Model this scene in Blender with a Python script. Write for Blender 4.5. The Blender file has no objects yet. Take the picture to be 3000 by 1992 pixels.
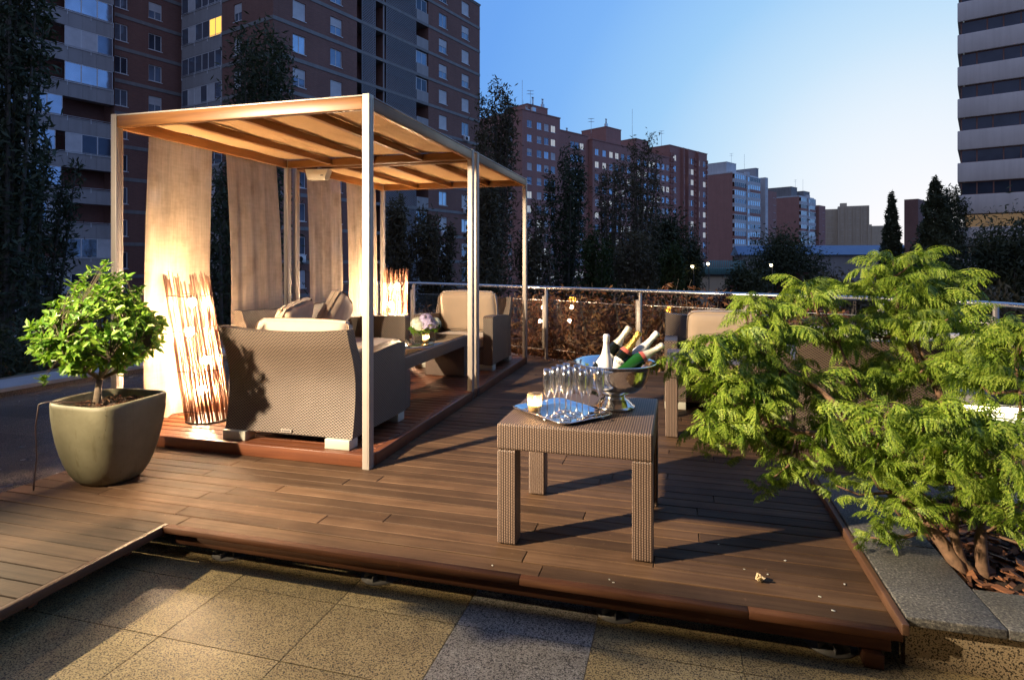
import bpy, bmesh, math, random
import numpy as np
from mathutils import Vector, Matrix
random.seed(7); RNG = np.random.default_rng(11)
C = bpy.context.scene.collection
SC = bpy.context.scene
PI = math.pi
# ---------------------------------------------------------------- survey of the place
FPX, HOR, CAMH = 1768.0, 763.0, 1.45
YAW = math.atan(486 / 1768)
FW = (-math.sin(YAW), math.cos(YAW)); RT = (math.cos(YAW), math.sin(YAW))
def at(u, D):
    """ground-plan point D metres ahead in the compass bearing of photo column u"""
    l = (u - 1500) / FPX * D
    return (D * FW[0] + l * RT[0], D * FW[1] + l * RT[1])
def zat(v, D): return CAMH - (v - HOR) * D / FPX
# ---------------------------------------------------------------- materials
class NT:
    def __init__(s, name):
        s.m = bpy.data.materials.new(name); s.m.use_nodes = True
        s.t = s.m.node_tree; s.t.nodes.clear()
        s.out = s.t.nodes.new('ShaderNodeOutputMaterial')
    def n(s, kind, ins=None, **kw):
        nd = s.t.nodes.new('ShaderNode' + kind)
        for k, v in kw.items(): setattr(nd, k, v)
        for k, v in (ins or {}).items(): s.set(nd, k, v)
        return nd
    def set(s, nd, k, v):
        sock = nd.inputs[k]
        if isinstance(v, bpy.types.NodeSocket): s.t.links.new(v, sock)
        elif isinstance(v, bpy.types.Node): s.t.links.new(v.outputs[0], sock)
        elif isinstance(v, tuple) and len(v) == 3 and sock.type == 'RGBA': sock.default_value = (*v, 1)
        else: sock.default_value = v
    def math(s, op, a, b=0.0, c=0.0):
        return s.n('Math', {0: a, 1: b, 2: c}, operation=op).outputs[0]
    def mix(s, f, a, b, blend='MIX'):
        nd = s.n('MixRGB', {0: f, 1: a, 2: b}, blend_type=blend); return nd.outputs[0]
    def ramp(s, f, stops):
        nd = s.n('ValToRGB', {0: f}); cr = nd.color_ramp
        while len(cr.elements) < len(stops): cr.elements.new(0.5)
        for e, (p, c) in zip(cr.elements, stops):
            e.position = p; e.color = (*c, 1) if len(c) == 3 else c
        return nd.outputs[0]
    def coord(s, which='Object'): return s.n('TexCoord').outputs[which]
    def map(s, v, scale=(1, 1, 1), loc=(0, 0, 0), rot=(0, 0, 0)):
        return s.n('Mapping', {'Vector': v, 'Scale': scale, 'Location': loc, 'Rotation': rot}).outputs[0]
    def noise(s, v, scale, detail=4.0, rough=0.55, dist=0.0):
        return s.n('TexNoise', {'Vector': v, 'Scale': scale, 'Detail': detail, 'Roughness': rough, 'Distortion': dist}).outputs[0]
    def bump(s, h, strength=0.3, dist=0.01):
        return s.n('Bump', {'Height': h, 'Strength': strength, 'Distance': dist}).outputs[0]
    def bsdf(s, col, rough=0.5, bump=None, **kw):
        d = {'Base Color': col, 'Roughness': rough}
        if bump is not None: d['Normal'] = bump
        for k, v in kw.items(): d[k.replace('_', ' ')] = v
        return s.n('BsdfPrincipled', d)
    def end(s, sh):
        s.t.links.new(sh.outputs[0] if isinstance(sh, bpy.types.Node) else sh, s.out.inputs[0]); return s.m

def mat_plain(name, col, rough=0.5, metal=0.0, var=0.12, scale=8.0, bump=0.0, **kw):
    N = NT(name); co = N.coord(); f = N.noise(co, scale, 5)
    dark = tuple(c * (1 - var) for c in col); light = tuple(min(1, c * (1 + var)) for c in col)
    c = N.ramp(f, [(0.3, dark), (0.7, light)])
    b = N.bump(N.noise(co, scale * 14, 3), bump, 0.004) if bump else None
    r = N.math('MULTIPLY_ADD', f, 0.2, rough - 0.1)
    return N.end(N.bsdf(c, r, b, Metallic=metal, **kw))

def mat_wood(name, cols, axis='x', rough=0.5, grain=1.0, stain=0.5, island=0.35, spec=0.4, bstr=0.25):
    N = NT(name); co = N.coord()
    geo = N.n('NewGeometry'); isl = geo.outputs['Random Per Island']
    off = N.n('CombineXYZ', {0: N.math('MULTIPLY', isl, 37.0), 1: N.math('MULTIPLY', isl, 91.0), 2: N.math('MULTIPLY', isl, 53.0)})
    v = N.n('VectorMath', {0: co, 1: off.outputs[0]}, operation='ADD').outputs[0]
    sc = {'x': (1.2, 26, 26), 'y': (26, 1.2, 26), 'z': (26, 26, 1.2)}[axis]
    vg = N.map(v, tuple(a * grain for a in sc))
    g = N.noise(vg, 1.0, 6, 0.6, 0.6)
    vf = N.map(v, tuple(a * grain * 5 for a in sc)); fine = N.noise(vf, 1.0, 3, 0.6)
    c = N.ramp(g, [(0.25, cols[0]), (0.5, cols[1]), (0.78, cols[2])])
    c = N.mix(N.math('MULTIPLY', fine, 0.35), c, tuple(a * 0.45 for a in cols[0]))
    tone = N.math('MULTIPLY_ADD', isl, island * 2, 1 - island)
    c = N.mix(1.0, c, N.n('CombineXYZ', {0: tone, 1: tone, 2: tone}).outputs[0], 'MULTIPLY')
    s = N.noise(co, 1.7, 6, 0.62)
    st = N.ramp(s, [(0.42, (1, 1, 1)), (0.62, (0.55, 0.52, 0.5))])
    c = N.mix(stain, c, st, 'MULTIPLY')
    sp = N.ramp(N.noise(co, 31, 2, 0.5), [(0.70, (0, 0, 0)), (0.78, (1, 1, 1))])
    c = N.mix(N.math('MULTIPLY', sp, 0.28 * stain), c, tuple(min(1, a * 2.2) for a in cols[2]))
    b = N.bump(N.math('ADD', g, N.math('MULTIPLY', fine, 0.6)), bstr, 0.002)
    r = N.math('MULTIPLY_ADD', s, 0.3, rough - 0.15)
    return N.end(N.bsdf(c, r, b, Specular_IOR_Level=spec))

def mat_wicker(name, dark, light, pu, pv, bstr=0.9, vertical=True):
    """plaited strands: pu = stake spacing, pv = strand height (metres, from the box-projected UVs)"""
    N = NT(name); uv = N.n('SeparateXYZ', {0: N.coord('UV')})
    U = N.math('DIVIDE', uv.outputs[0], pu); V = N.math('DIVIDE', uv.outputs[1], pv)
    wob = N.math('MULTIPLY', N.noise(N.coord(), 9, 2), 0.25)
    if vertical:
        uu = N.math('ADD', U, wob); col = N.math('FLOOR', uu)
        vv = N.math('ADD', V, N.math('MULTIPLY', N.math('PINGPONG', col, 1.0), 0.5))
    else:
        row = N.math('FLOOR', V); vv = V
        uu = N.math('ADD', N.math('ADD', U, N.math('MULTIPLY', N.math('PINGPONG', row, 1.0), 0.5)), wob)
    a = N.math('ABSOLUTE', N.math('SINE', N.math('MULTIPLY', uu, PI)))
    b = N.math('ABSOLUTE', N.math('SINE', N.math('MULTIPLY', vv, PI)))
    h = N.math('MULTIPLY', N.math('POWER', a, 0.7), N.math('POWER', b, 0.5))
    big = N.noise(N.coord(), 3.0, 4)
    c = N.ramp(h, [(0.12, tuple(x * 0.4 for x in dark)), (0.5, dark), (0.9, light)])
    c = N.mix(1.0, c, N.ramp(big, [(0.3, (0.8, 0.8, 0.8)), (0.7, (1, 1, 1))]), 'MULTIPLY')
    bp = N.bump(h, bstr, 0.004)
    return N.end(N.bsdf(c, 0.42, bp, Specular_IOR_Level=0.45))

def mat_granite(name, base, specks, scale=150.0, rough=0.4, stain=0.3, bump=0.05, spec=0.4):
    N = NT(name); co = N.coord()
    n1 = N.noise(co, scale, 2, 0.5); n2 = N.noise(N.map(co, loc=(7, 3, 1)), scale * 1.6, 2, 0.5)
    n3 = N.noise(co, scale * 0.06, 5)
    c = N.ramp(n1, [(0.40, specks[0]), (0.47, base), (0.58, base), (0.66, specks[1])])
    c = N.mix(N.ramp(n2, [(0.58, (0, 0, 0)), (0.64, (1, 1, 1))]), c, specks[0])
    isl = N.n('NewGeometry').outputs['Random Per Island']
    t = N.math('MULTIPLY_ADD', isl, 0.3, 0.85)
    c = N.mix(1.0, c, N.n('CombineXYZ', {0: t, 1: t, 2: t}).outputs[0], 'MULTIPLY')
    c = N.mix(stain, c, N.ramp(n3, [(0.35, (1, 1, 1)), (0.7, (0.5, 0.47, 0.43))]), 'MULTIPLY')
    r = N.math('MULTIPLY_ADD', n3, 0.25, rough - 0.12)
    return N.end(N.bsdf(c, r, N.bump(n1, bump, 0.002), Specular_IOR_Level=spec))

def mat_brick(name, c1, c2, mortar, dirt=0.4, scale=1.0, axis_uv=True):
    N = NT(name); uv = N.coord('UV')
    br = N.n('TexBrick', {'Vector': uv, 'Color1': c1, 'Color2': c2, 'Mortar': mortar, 'Scale': scale, 'Mortar Size': 0.012,
                          'Brick Width': 0.30, 'Row Height': 0.085, 'Bias': 0.0})
    n = N.noise(N.coord(), 0.35, 6, 0.6); st = N.noise(N.map(N.coord(), (1.2, 1.2, 0.08)), 1.0, 4)
    c = N.mix(dirt, br.outputs[0], N.ramp(n, [(0.3, (1, 1, 1)), (0.72, (0.55, 0.52, 0.52))]), 'MULTIPLY')
    c = N.mix(dirt * 0.7, c, N.ramp(st, [(0.4, (1, 1, 1)), (0.75, (0.6, 0.58, 0.56))]), 'MULTIPLY')
    return N.end(N.bsdf(c, 0.85, N.bump(br.outputs[1], 0.3, 0.01)))

def mat_concrete(name, col, dirt=0.4, scale=0.6, rough=0.8, bump=0.1):
    N = NT(name); co = N.coord()
    n = N.noise(co, scale, 7, 0.6); st = N.noise(N.map(co, (2.2, 2.2, 0.12)), 1.0, 5, 0.6)
    c = N.mix(dirt, col, N.ramp(n, [(0.3, (1, 1, 1)), (0.72, (0.6, 0.58, 0.56))]), 'MULTIPLY')
    c = N.mix(dirt, c, N.ramp(st, [(0.42, (1, 1, 1)), (0.72, (0.55, 0.53, 0.52))]), 'MULTIPLY')
    return N.end(N.bsdf(c, rough, N.bump(N.noise(co, scale * 60, 4), bump, 0.01)))

def mat_leaf(name, c1, c2, c3, scale=3.0, rough=0.45, trans=0.35, spec=0.35):
    N = NT(name); co = N.coord(); n = N.noise(co, scale, 4, 0.6)
    isl = N.n('NewGeometry').outputs['Random Per Island']
    f = N.math('ADD', N.math('MULTIPLY', n, 0.6), N.math('MULTIPLY', isl, 0.42))
    c = N.ramp(f, [(0.25, c1), (0.5, c2), (0.75, c3)])
    p = N.bsdf(c, rough, None, Specular_IOR_Level=spec)
    tr = N.n('BsdfTranslucent', {0: N.mix(1.0, c, (1.0, 1.05, 0.5), 'MULTIPLY')})
    return N.end(N.n('MixShader', {0: trans, 1: p, 2: tr}))

def mat_emit(name, col, strength):
    N = NT(name); return N.end(N.n('Emission', {0: col, 1: strength}))

def mat_glass(name, col=(1, 1, 1), rough=0.0, ior=1.45):
    N = NT(name); return N.end(N.bsdf(col, rough, None, Transmission_Weight=1.0, IOR=ior))

def mat_pane(name, tint=(0.96, 0.98, 0.97), boost=1.0, rough=0.0, base=0.06):
    """a thin sheet of clear glass: Schlick reflection over straight-through transmission, the same from both sides"""
    N = NT(name); f = N.n('LayerWeight', {0: 0.5}).outputs['Facing']
    r = N.math('MULTIPLY_ADD', N.math('POWER', f, 5.0), (1 - base) * boost, base * boost)
    r = N.math('MINIMUM', r, 0.95)
    g = N.n('BsdfGlossy', {0: (1, 1, 1), 'Roughness': rough}); t = N.n('BsdfTransparent', {0: tint})
    return N.end(N.n('MixShader', {0: r, 1: t, 2: g}))

def mat_fabric(name, col, sheen=0.3, scale=900.0):
    N = NT(name); co = N.coord()
    n = N.noise(co, 5, 5); w = N.noise(co, 160, 2)
    c = N.mix(N.math('MULTIPLY', n, 0.3), col, tuple(a * 0.7 for a in col))
    h = N.math('ADD', N.math('MULTIPLY', N.noise(co, 14, 3), 1.0), N.math('MULTIPLY', w, 0.2))
    return N.end(N.bsdf(c, 0.9, N.bump(h, 0.35, 0.012), Sheen_Weight=sheen))

M = {}
M['deck'] = mat_wood('deck_timber', [(0.062, 0.033, 0.017), (0.118, 0.067, 0.035), (0.172, 0.104, 0.058)], 'x', 0.68, 1.0, 0.65, 0.34, 0.22)
M['deck_y'] = mat_wood('deck_timber_trim', [(0.07, 0.034, 0.02), (0.12, 0.06, 0.034), (0.17, 0.095, 0.055)], 'y', 0.5, 1.0, 0.5, 0.2)
M['redwood'] = mat_wood('platform_timber', [(0.10, 0.032, 0.014), (0.18, 0.060, 0.026), (0.25, 0.095, 0.042)], 'x', 0.38, 1.0, 0.4, 0.2, 0.5)
M['redwood_y'] = mat_wood('platform_timber_side', [(0.10, 0.034, 0.016), (0.17, 0.060, 0.028), (0.23, 0.09, 0.042)], 'y', 0.4, 1.0, 0.4, 0.2, 0.5)
M['beam'] = mat_wood('beam_timber_across', [(0.075, 0.026, 0.005), (0.16, 0.064, 0.013), (0.245, 0.108, 0.027)], 'x', 0.42, 0.7, 0.3, 0.12, 0.45)
M['beam_y'] = mat_wood('beam_timber_along', [(0.15, 0.055, 0.012), (0.27, 0.11, 0.027), (0.37, 0.165, 0.05)], 'y', 0.42, 0.7, 0.3, 0.12, 0.45)
M['alu'] = mat_plain('champagne_metal', (0.42, 0.375, 0.33), 0.42, 0.2, 0.05, 3.0)
M['steel'] = mat_plain('satin_steel', (0.58, 0.57, 0.56), 0.28, 1.0, 0.05, 5.0)
M['silver'] = mat_plain('polished_silver', (0.86, 0.84, 0.80), 0.13, 1.0, 0.03, 4.0)
M['foot'] = mat_plain('painted_foot', (0.50, 0.49, 0.40), 0.45, 0.1, 0.05, 6.0)
M['wick_chair'] = mat_wicker('chair_wicker', (0.062, 0.044, 0.034), (0.27, 0.205, 0.15), 0.028, 0.0105, 0.6, vertical=False)
M['wick_table'] = mat_wicker('table_wicker', (0.07, 0.044, 0.034), (0.34, 0.235, 0.17), 0.0125, 0.0080, 0.5)
M['cushion'] = mat_fabric('beige_cushion', (0.46, 0.355, 0.26))
M['cushion_w'] = mat_fabric('white_cushion', (0.72, 0.70, 0.66))
M['canopy'] = mat_fabric('tan_canopy', (0.50, 0.30, 0.13), 0.1)
N = NT('sheer_curtain'); co = N.coord()
th = N.noise(N.map(co, (60, 60, 4)), 1.0, 3); sl = N.noise(N.map(co, (3, 6, 50)), 1.0, 3); bl = N.noise(co, 5.0, 5)
cc = N.ramp(bl, [(0.30, (0.56, 0.42, 0.28)), (0.5, (0.70, 0.55, 0.38)), (0.7, (0.76, 0.61, 0.44))])
df = N.n('BsdfDiffuse', {0: cc}); tr = N.n('BsdfTranslucent', {0: cc}); tp = N.n('BsdfTransparent', {0: (1, 1, 1)})
m1 = N.n('MixShader', {0: 0.5, 1: df, 2: tr})
al = N.math('MULTIPLY_ADD', th, -0.45, N.math('MULTIPLY_ADD', sl, -0.25, 0.48))
N.end(N.n('MixShader', {0: al, 1: m1, 2: tp})); M['curtain'] = N.m
M['tile'] = mat_granite('yellow_granite', (0.42, 0.32, 0.15), ((0.045, 0.032, 0.02), (0.50, 0.40, 0.22)), 150.0, 0.42, 0.5)
M['tile_grey'] = mat_granite('grey_granite', (0.33, 0.305, 0.26), ((0.035, 0.032, 0.03), (0.48, 0.45, 0.40)), 160.0, 0.45, 0.45)
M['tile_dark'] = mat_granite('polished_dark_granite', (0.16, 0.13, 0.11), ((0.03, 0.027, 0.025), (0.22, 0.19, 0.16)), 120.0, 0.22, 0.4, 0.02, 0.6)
M['grout'] = mat_plain('tile_joint', (0.15, 0.10, 0.06), 0.9, 0, 0.2)
M['cap'] = mat_granite('weathered_stone_cap', (0.13, 0.13, 0.12), ((0.06, 0.06, 0.062), (0.26, 0.25, 0.22)), 95.0, 0.62, 0.6, 0.25)
M['kerb_top'] = mat_concrete('pale_kerb_cap', (0.36, 0.36, 0.38), 0.3, 2.0, 0.6)
M['bark'] = mat_plain('mulch_bark', (0.26, 0.115, 0.05), 0.8, 0, 0.45, 20, 0.4)
M['soil'] = mat_plain('dark_soil', (0.045, 0.028, 0.018), 0.95, 0, 0.4, 40, 0.8)
N = NT('olive_grey_clay'); co = N.coord(); n_ = N.noise(co, 5, 6, .6); st_ = N.noise(N.map(co, (16, 16, 1.1)), 1.0, 4, .6, .6)
c_ = N.ramp(n_, [(.3, (.135, .126, .072)), (.7, (.20, .187, .112))]); c_ = N.mix(.55, c_, N.ramp(st_, [(.55, (1, 1, 1)), (.64, (.62, .56, .44))]), 'MULTIPLY'); c_ = N.mix(N.ramp(N.noise(co, 55, 2), [(.72, (0, 0, 0)), (.76, (.8, .8, .8))]), c_, (.03, .025, .015))
N.end(N.bsdf(c_, .6, N.bump(N.math('ADD', N.noise(co, 9, 5), N.math('MULTIPLY', N.noise(co, 60, 3), .3)), .35, .008))); M['pot'] = N.m
M['trunk'] = mat_plain('smooth_bark', (0.20, 0.15, 0.10), 0.8, 0, 0.3, 30, 0.6)
M['twiglet'] = mat_plain('green_brown_twig', (0.075, 0.06, 0.03), 0.8, 0, 0.3, 30, 0.3)
M['sumac_bark'] = mat_plain('reddish_bark', (0.20, 0.115, 0.065), 0.8, 0, 0.4, 35, 0.8)
M['far_bark'] = mat_plain('grey_tree_bark', (0.13, 0.11, 0.09), 0.9, 0, 0.3, 3, 0.5)
M['citrus'] = mat_leaf('glossy_green_leaf', (0.055, 0.15, 0.014), (0.13, 0.27, 0.025), (0.30, 0.44, 0.06), 5.0, 0.46, 0.30, 0.35)
M['sumac'] = mat_leaf('lacy_green_leaf', (0.05, 0.12, 0.012), (0.22, 0.34, 0.032), (0.44, 0.53, 0.08), 4.5, 0.5, 0.35)
M['hedge'] = mat_leaf('copper_leaf', (0.10, 0.034, 0.017), (0.20, 0.078, 0.034), (0.36, 0.20, 0.095), 2.2, 0.5, 0.2)
M['t_dark'] = mat_leaf('dark_tree_leaf', (0.04, 0.048, 0.028), (0.065, 0.075, 0.042), (0.10, 0.11, 0.058), 0.5, 0.6, 0.15, 0.2)
M['t_brown'] = mat_leaf('poplar_leaf', (0.075, 0.06, 0.038), (0.12, 0.098, 0.06), (0.17, 0.14, 0.08), 0.4, 0.6, 0.15, 0.2)
M['t_green'] = mat_leaf('fresh_tree_leaf', (0.03, 0.045, 0.015), (0.055, 0.075, 0.025), (0.085, 0.105, 0.035), 0.6, 0.6, 0.2, 0.2)
M['t_red'] = mat_leaf('purple_tree_leaf', (0.05, 0.018, 0.016), (0.085, 0.03, 0.026), (0.12, 0.05, 0.035), 0.8, 0.6, 0.2, 0.2)
M['t_orange'] = mat_leaf('orange_leaf', (0.09, 0.035, 0.01), (0.16, 0.075, 0.018), (0.22, 0.13, 0.03), 1.5, 0.6, 0.2, 0.2)  # orange leaf tone for bushes beyond the left kerb
M['ped'] = mat_plain('grey_plastic', (0.16, 0.15, 0.13), 0.6)
M['twig'] = mat_plain('willow_twig', (0.36, 0.18, 0.11), 0.6, 0, 0.4, 12, 0.4)
M['bulb'] = mat_emit('warm_bulb', (1.0, 0.68, 0.40), 2000.0)
M['flame'] = mat_emit('candle_flame', (1.0, 0.58, 0.22), 300.0)
M['wax'] = mat_plain('candle_wax', (0.8, 0.7, 0.5), 0.5, 0, 0.03)
M['black'] = mat_plain('black_metal', (0.02, 0.018, 0.016), 0.5)
M['rubber'] = mat_plain('brown_tube', (0.06, 0.03, 0.02), 0.5)
M['glass'] = mat_glass('clear_glass')
M['pane'] = mat_pane('balustrade_glass')
M['thin'] = mat_pane('thin_drinking_glass', (0.95, 0.95, 0.95), 2.6, 0.14, 0.14)
N = NT('frosted_candle_cup'); gl = N.n('BsdfGlossy', {0: (1, 1, 1), 'Roughness': .1}); tl = N.n('BsdfTranslucent', {0: (1.0, .80, .48)}); tp = N.n('BsdfTransparent', {0: (1, 1, 1)})
a_ = N.n('MixShader', {0: .45, 1: tp, 2: tl}); f_ = N.n('LayerWeight', {0: .5}).outputs['Facing']; N.end(N.n('MixShader', {0: N.math('MULTIPLY', N.math('POWER', f_, 4.0), .7), 1: a_, 2: gl})); M['frost'] = N.m
M['smoke'] = mat_plain('dark_glass_top', (0.03, 0.026, 0.022), 0.12, 0, 0.02, 4, 0, Specular_IOR_Level=0.8)
M['cream'] = mat_plain('cream_plastic', (0.55, 0.48, 0.36), 0.45, 0, 0.04)
M['foil_c'] = mat_plain('cream_foil', (0.72, 0.68, 0.52), 0.32, 0.35, 0.1, 60, 0.5)
M['foil_g'] = mat_plain('gold_foil', (0.62, 0.42, 0.10), 0.28, 0.8, 0.15, 60, 0.5)
M['foil_w'] = mat_plain('white_foil', (0.80, 0.79, 0.74), 0.35, 0.1, 0.06, 60, 0.4)
M['b_white'] = mat_plain('white_bottle', (0.80, 0.79, 0.76), 0.22, 0, 0.02, 4, 0, Specular_IOR_Level=0.6)
M['b_dark'] = mat_plain('near_black_bottle', (0.006, 0.008, 0.006), 0.08, 0, 0.05, 4, 0, Specular_IOR_Level=0.6)
M['b_green'] = mat_plain('green_bottle', (0.012, 0.075, 0.016), 0.08, 0, 0.05, 4, 0, Specular_IOR_Level=0.6)
M['b_label'] = mat_plain('bottle_label', (0.72, 0.70, 0.63), 0.5, 0, 0.03)
M['b_red'] = mat_plain('red_band', (0.42, 0.10, 0.075), 0.5, 0, 0.05)
M['ink'] = mat_plain('dark_ink', (0.03, 0.03, 0.035), 0.5)
M['petal_w'] = mat_leaf('white_petal', (0.62, 0.66, 0.55), (0.75, 0.76, 0.70), (0.8, 0.8, 0.76), 9, 0.6, 0.3)
M['petal_v'] = mat_leaf('lilac_petal', (0.36, 0.30, 0.56), (0.48, 0.42, 0.66), (0.62, 0.56, 0.74), 9, 0.6, 0.3)
M['dry'] = mat_leaf('dry_leaf', (0.5, 0.36, 0.2), (0.62, 0.48, 0.3), (0.7, 0.58, 0.4), 30, 0.7, 0.2)
# buildings
M['brick'] = mat_brick('brown_brick', (0.32, 0.135, 0.10), (0.26, 0.108, 0.082), (0.27, 0.19, 0.165))
M['brick_red'] = mat_brick('red_brick', (0.52, 0.22, 0.175), (0.46, 0.19, 0.15), (0.44, 0.29, 0.25), 0.3)
M['band'] = mat_concrete('grey_concrete_band', (0.30, 0.29, 0.285), 0.4, 0.7)
M['panel'] = mat_concrete('pale_concrete_panel', (0.44, 0.42, 0.42), 0.35, 0.5)
M['whitewall'] = mat_concrete('white_render', (0.74, 0.74, 0.75), 0.3, 0.3)
M['beige'] = mat_concrete('beige_render', (0.66, 0.53, 0.38), 0.3, 0.2)
M['tower'] = mat_concrete('mauve_grey_concrete', (0.84, 0.75, 0.70), 0.3, 0.4)
M['frame_w'] = mat_plain('white_window_frame', (0.80, 0.80, 0.81), 0.4, 0, 0.05, 2)
M['shutter'] = mat_plain('roller_shutter', (0.66, 0.66, 0.68), 0.5, 0, 0.1, 1.5)
M['darkhole'] = mat_plain('unlit_interior', (0.012, 0.011, 0.012), 0.9)
def mat_window(name, col, r=0.06, metal=0.55):
    N = NT(name); n = N.noise(N.coord(), 0.7, 2)
    c = N.mix(N.math('MULTIPLY', n, 0.8), col, tuple(x * 0.35 for x in col))
    return N.end(N.bsdf(c, r, N.bump(N.noise(N.coord(), 1.1, 1), 0.06, 0.05), Metallic=metal))
M['winglass'] = mat_window('window_glass', (0.30, 0.36, 0.46))
M['winglass_b'] = mat_window('window_glass_bright', (0.62, 0.70, 0.82), 0.05, 0.8)
M['winglass_d'] = mat_window('window_glass_dim', (0.09, 0.10, 0.14), 0.08, 0.4)
M['lit'] = mat_emit('lit_window', (1.0, 0.55, 0.10), 1.6)
M['glow_w'] = mat_emit('white_glow_pane', (0.80, 0.88, 1.0), .50)  # even glow whitens far brick block panes; building A's lit window shares it
M['lattice'] = mat_plain('grey_lattice', (0.34, 0.34, 0.37), 0.6, 0, 0.08, 1)
M['blue_roof'] = mat_plain('blue_metal_roof', (0.06, 0.10, 0.24), 0.45, 0.2, 0.1, 0.5)
M['teal'] = mat_plain('teal_sheet', (0.16, 0.34, 0.36), 0.5, 0.1, 0.1, 0.5)
M['lampglow'] = mat_emit('street_lamp_glow', (1.0, 0.80, 0.42), 12.0)
M['lampamber'] = mat_emit('amber_lamp_glow', (1.0, 0.42, 0.05), 5.0)
M['lampwhite'] = mat_emit('white_lamp_glow', (0.9, 0.95, 1.0), 30.0)
M['led'] = mat_emit('led_tube', (1.0, 0.86, 0.55), 22.0)
M['earth'] = mat_plain('dark_earth', (0.035, 0.03, 0.022), 0.95, 0, 0.4, 0.5, 0.5)
M['road'] = mat_plain('asphalt', (0.05, 0.05, 0.052), 0.85, 0, 0.2, 2, 0.4)
M['turf'] = mat_plain('green_carpet', (0.10, 0.22, 0.10), 0.9, 0, 0.25, 60, 0.8)
# ---------------------------------------------------------------- geometry helpers
class MB:
    def __init__(s): s.v = []; s.f = []; s.mi = []; s.sm = []; s.cur = 0; s.smooth = False
    def add(s, vs, fs):
        o = len(s.v); s.v.extend(tuple(p) for p in vs)
        for f in fs:
            s.f.append(tuple(i + o for i in f)); s.mi.append(s.cur); s.sm.append(s.smooth)
        return s
    def box(s, x0, x1, y0, y1, z0, z1, mtx=None):
        vs = [(x, y, z) for x in (x0, x1) for y in (y0, y1) for z in (z0, z1)]
        if mtx is not None: vs = [tuple(mtx @ Vector(p)) for p in vs]
        return s.add(vs, [(0, 1, 3, 2), (4, 6, 7, 5), (0, 4, 5, 1), (2, 3, 7, 6), (0, 2, 6, 4), (1, 5, 7, 3)])
    def bev(s, x0, x1, y0, y1, z0, z1, r=0.01, seg=2, mtx=None, sm=True):
        bm = bmesh.new(); bmesh.ops.create_cube(bm, size=1)
        for q in bm.verts:
            q.co = Vector(((x0 + x1) / 2 + q.co.x * (x1 - x0), (y0 + y1) / 2 + q.co.y * (y1 - y0), (z0 + z1) / 2 + q.co.z * (z1 - z0)))
        bmesh.ops.bevel(bm, geom=bm.edges[:], offset=r, segments=seg, profile=0.5, affect='EDGES')
        if mtx is not None: bmesh.ops.transform(bm, matrix=mtx, verts=bm.verts[:])
        s.bm(bm, sm); return s
    def bm(s, bm, sm=False):
        bm.verts.index_update(); old = s.smooth; s.smooth = sm
        s.add([q.co for q in bm.verts], [[q.index for q in f.verts] for f in bm.faces]); s.smooth = old; bm.free()
    def tube(s, pts, rad, n=8, caps=True):
        pts = [Vector(p) for p in pts]
        if not hasattr(rad, '__len__'): rad = [rad] * len(pts)
        vs = []; up = None
        for i, p in enumerate(pts):
            d = (pts[min(i + 1, len(pts) - 1)] - pts[max(i - 1, 0)]).normalized()
            if up is None:
                up = Vector((0, 0, 1)) if abs(d.z) < 0.9 else Vector((1, 0, 0))
            a = d.cross(up).normalized(); b = a.cross(d).normalized(); up = b
            for k in range(n):
                t = 2 * PI * k / n; vs.append(p + (a * math.cos(t) + b * math.sin(t)) * rad[i])
        fs = [(i * n + k, i * n + (k + 1) % n, (i + 1) * n + (k + 1) % n, (i + 1) * n + k) for i in range(len(pts) - 1) for k in range(n)]
        if caps: fs += [tuple(range(n))[::-1], tuple(range((len(pts) - 1) * n, len(pts) * n))]
        old = s.smooth; s.smooth = True; s.add(vs, fs); s.smooth = old; return s
    def lathe(s, prof, n=24, c=(0, 0, 0), mtx=None):
        vs = []
        for r, z in prof:
            for k in range(n):
                t = 2 * PI * k / n; p = Vector((r * math.cos(t), r * math.sin(t), z))
                if mtx is not None: p = mtx @ p
                vs.append(p + Vector(c))
        fs = [(i * n + k, i * n + (k + 1) % n, (i + 1) * n + (k + 1) % n, (i + 1) * n + k) for i in range(len(prof) - 1) for k in range(n)]
        old = s.smooth; s.smooth = True; s.add(vs, fs); s.smooth = old; return s
    def grid(s, P, closed_u=False):
        """P[i][j] -> points"""
        nu, nv = len(P), len(P[0]); vs = [p for row in P for p in row]
        fs = []
        for i in range(nu if closed_u else nu - 1):
            for j in range(nv - 1):
                a = i * nv + j; b = ((i + 1) % nu) * nv + j; fs.append((a, b, b + 1, a + 1))
        old = s.smooth; s.smooth = True; s.add(vs, fs); s.smooth = old; return s
    def quad(s, a, b, c, d): return s.add([a, b, c, d], [(0, 1, 2, 3)])
    def mesh(s, name, mats, uv=True):
        me = bpy.data.meshes.new(name); me.from_pydata(s.v, [], s.f)
        for m in (mats if isinstance(mats, (list, tuple)) else [mats]): me.materials.append(m)
        me.polygons.foreach_set('material_index', s.mi); me.polygons.foreach_set('use_smooth', s.sm)
        if uv and len(s.f):
            nl = len(me.loops); vi = np.empty(nl, np.int32); me.loops.foreach_get('vertex_index', vi)
            co = np.array(s.v, np.float32)[vi]
            npol = len(me.polygons); nr = np.empty(npol * 3, np.float32); me.polygons.foreach_get('normal', nr)
            lt = np.empty(npol, np.int32); me.polygons.foreach_get('loop_total', lt)
            ax = np.repeat(np.abs(nr.reshape(-1, 3)).argmax(1), lt)
            U = np.where(ax == 0, co[:, 1], co[:, 0]); V = np.where(ax == 2, co[:, 1], co[:, 2])
            l = me.uv_layers.new(name='UVMap'); l.data.foreach_set('uv', np.stack([U, V], 1).astype(np.float32).ravel())
        me.update(); return me
    def build(s, name, mats, parent=None, loc=None, uv=True):
        return link(name, s.mesh(name, mats, uv), parent, loc)
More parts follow.
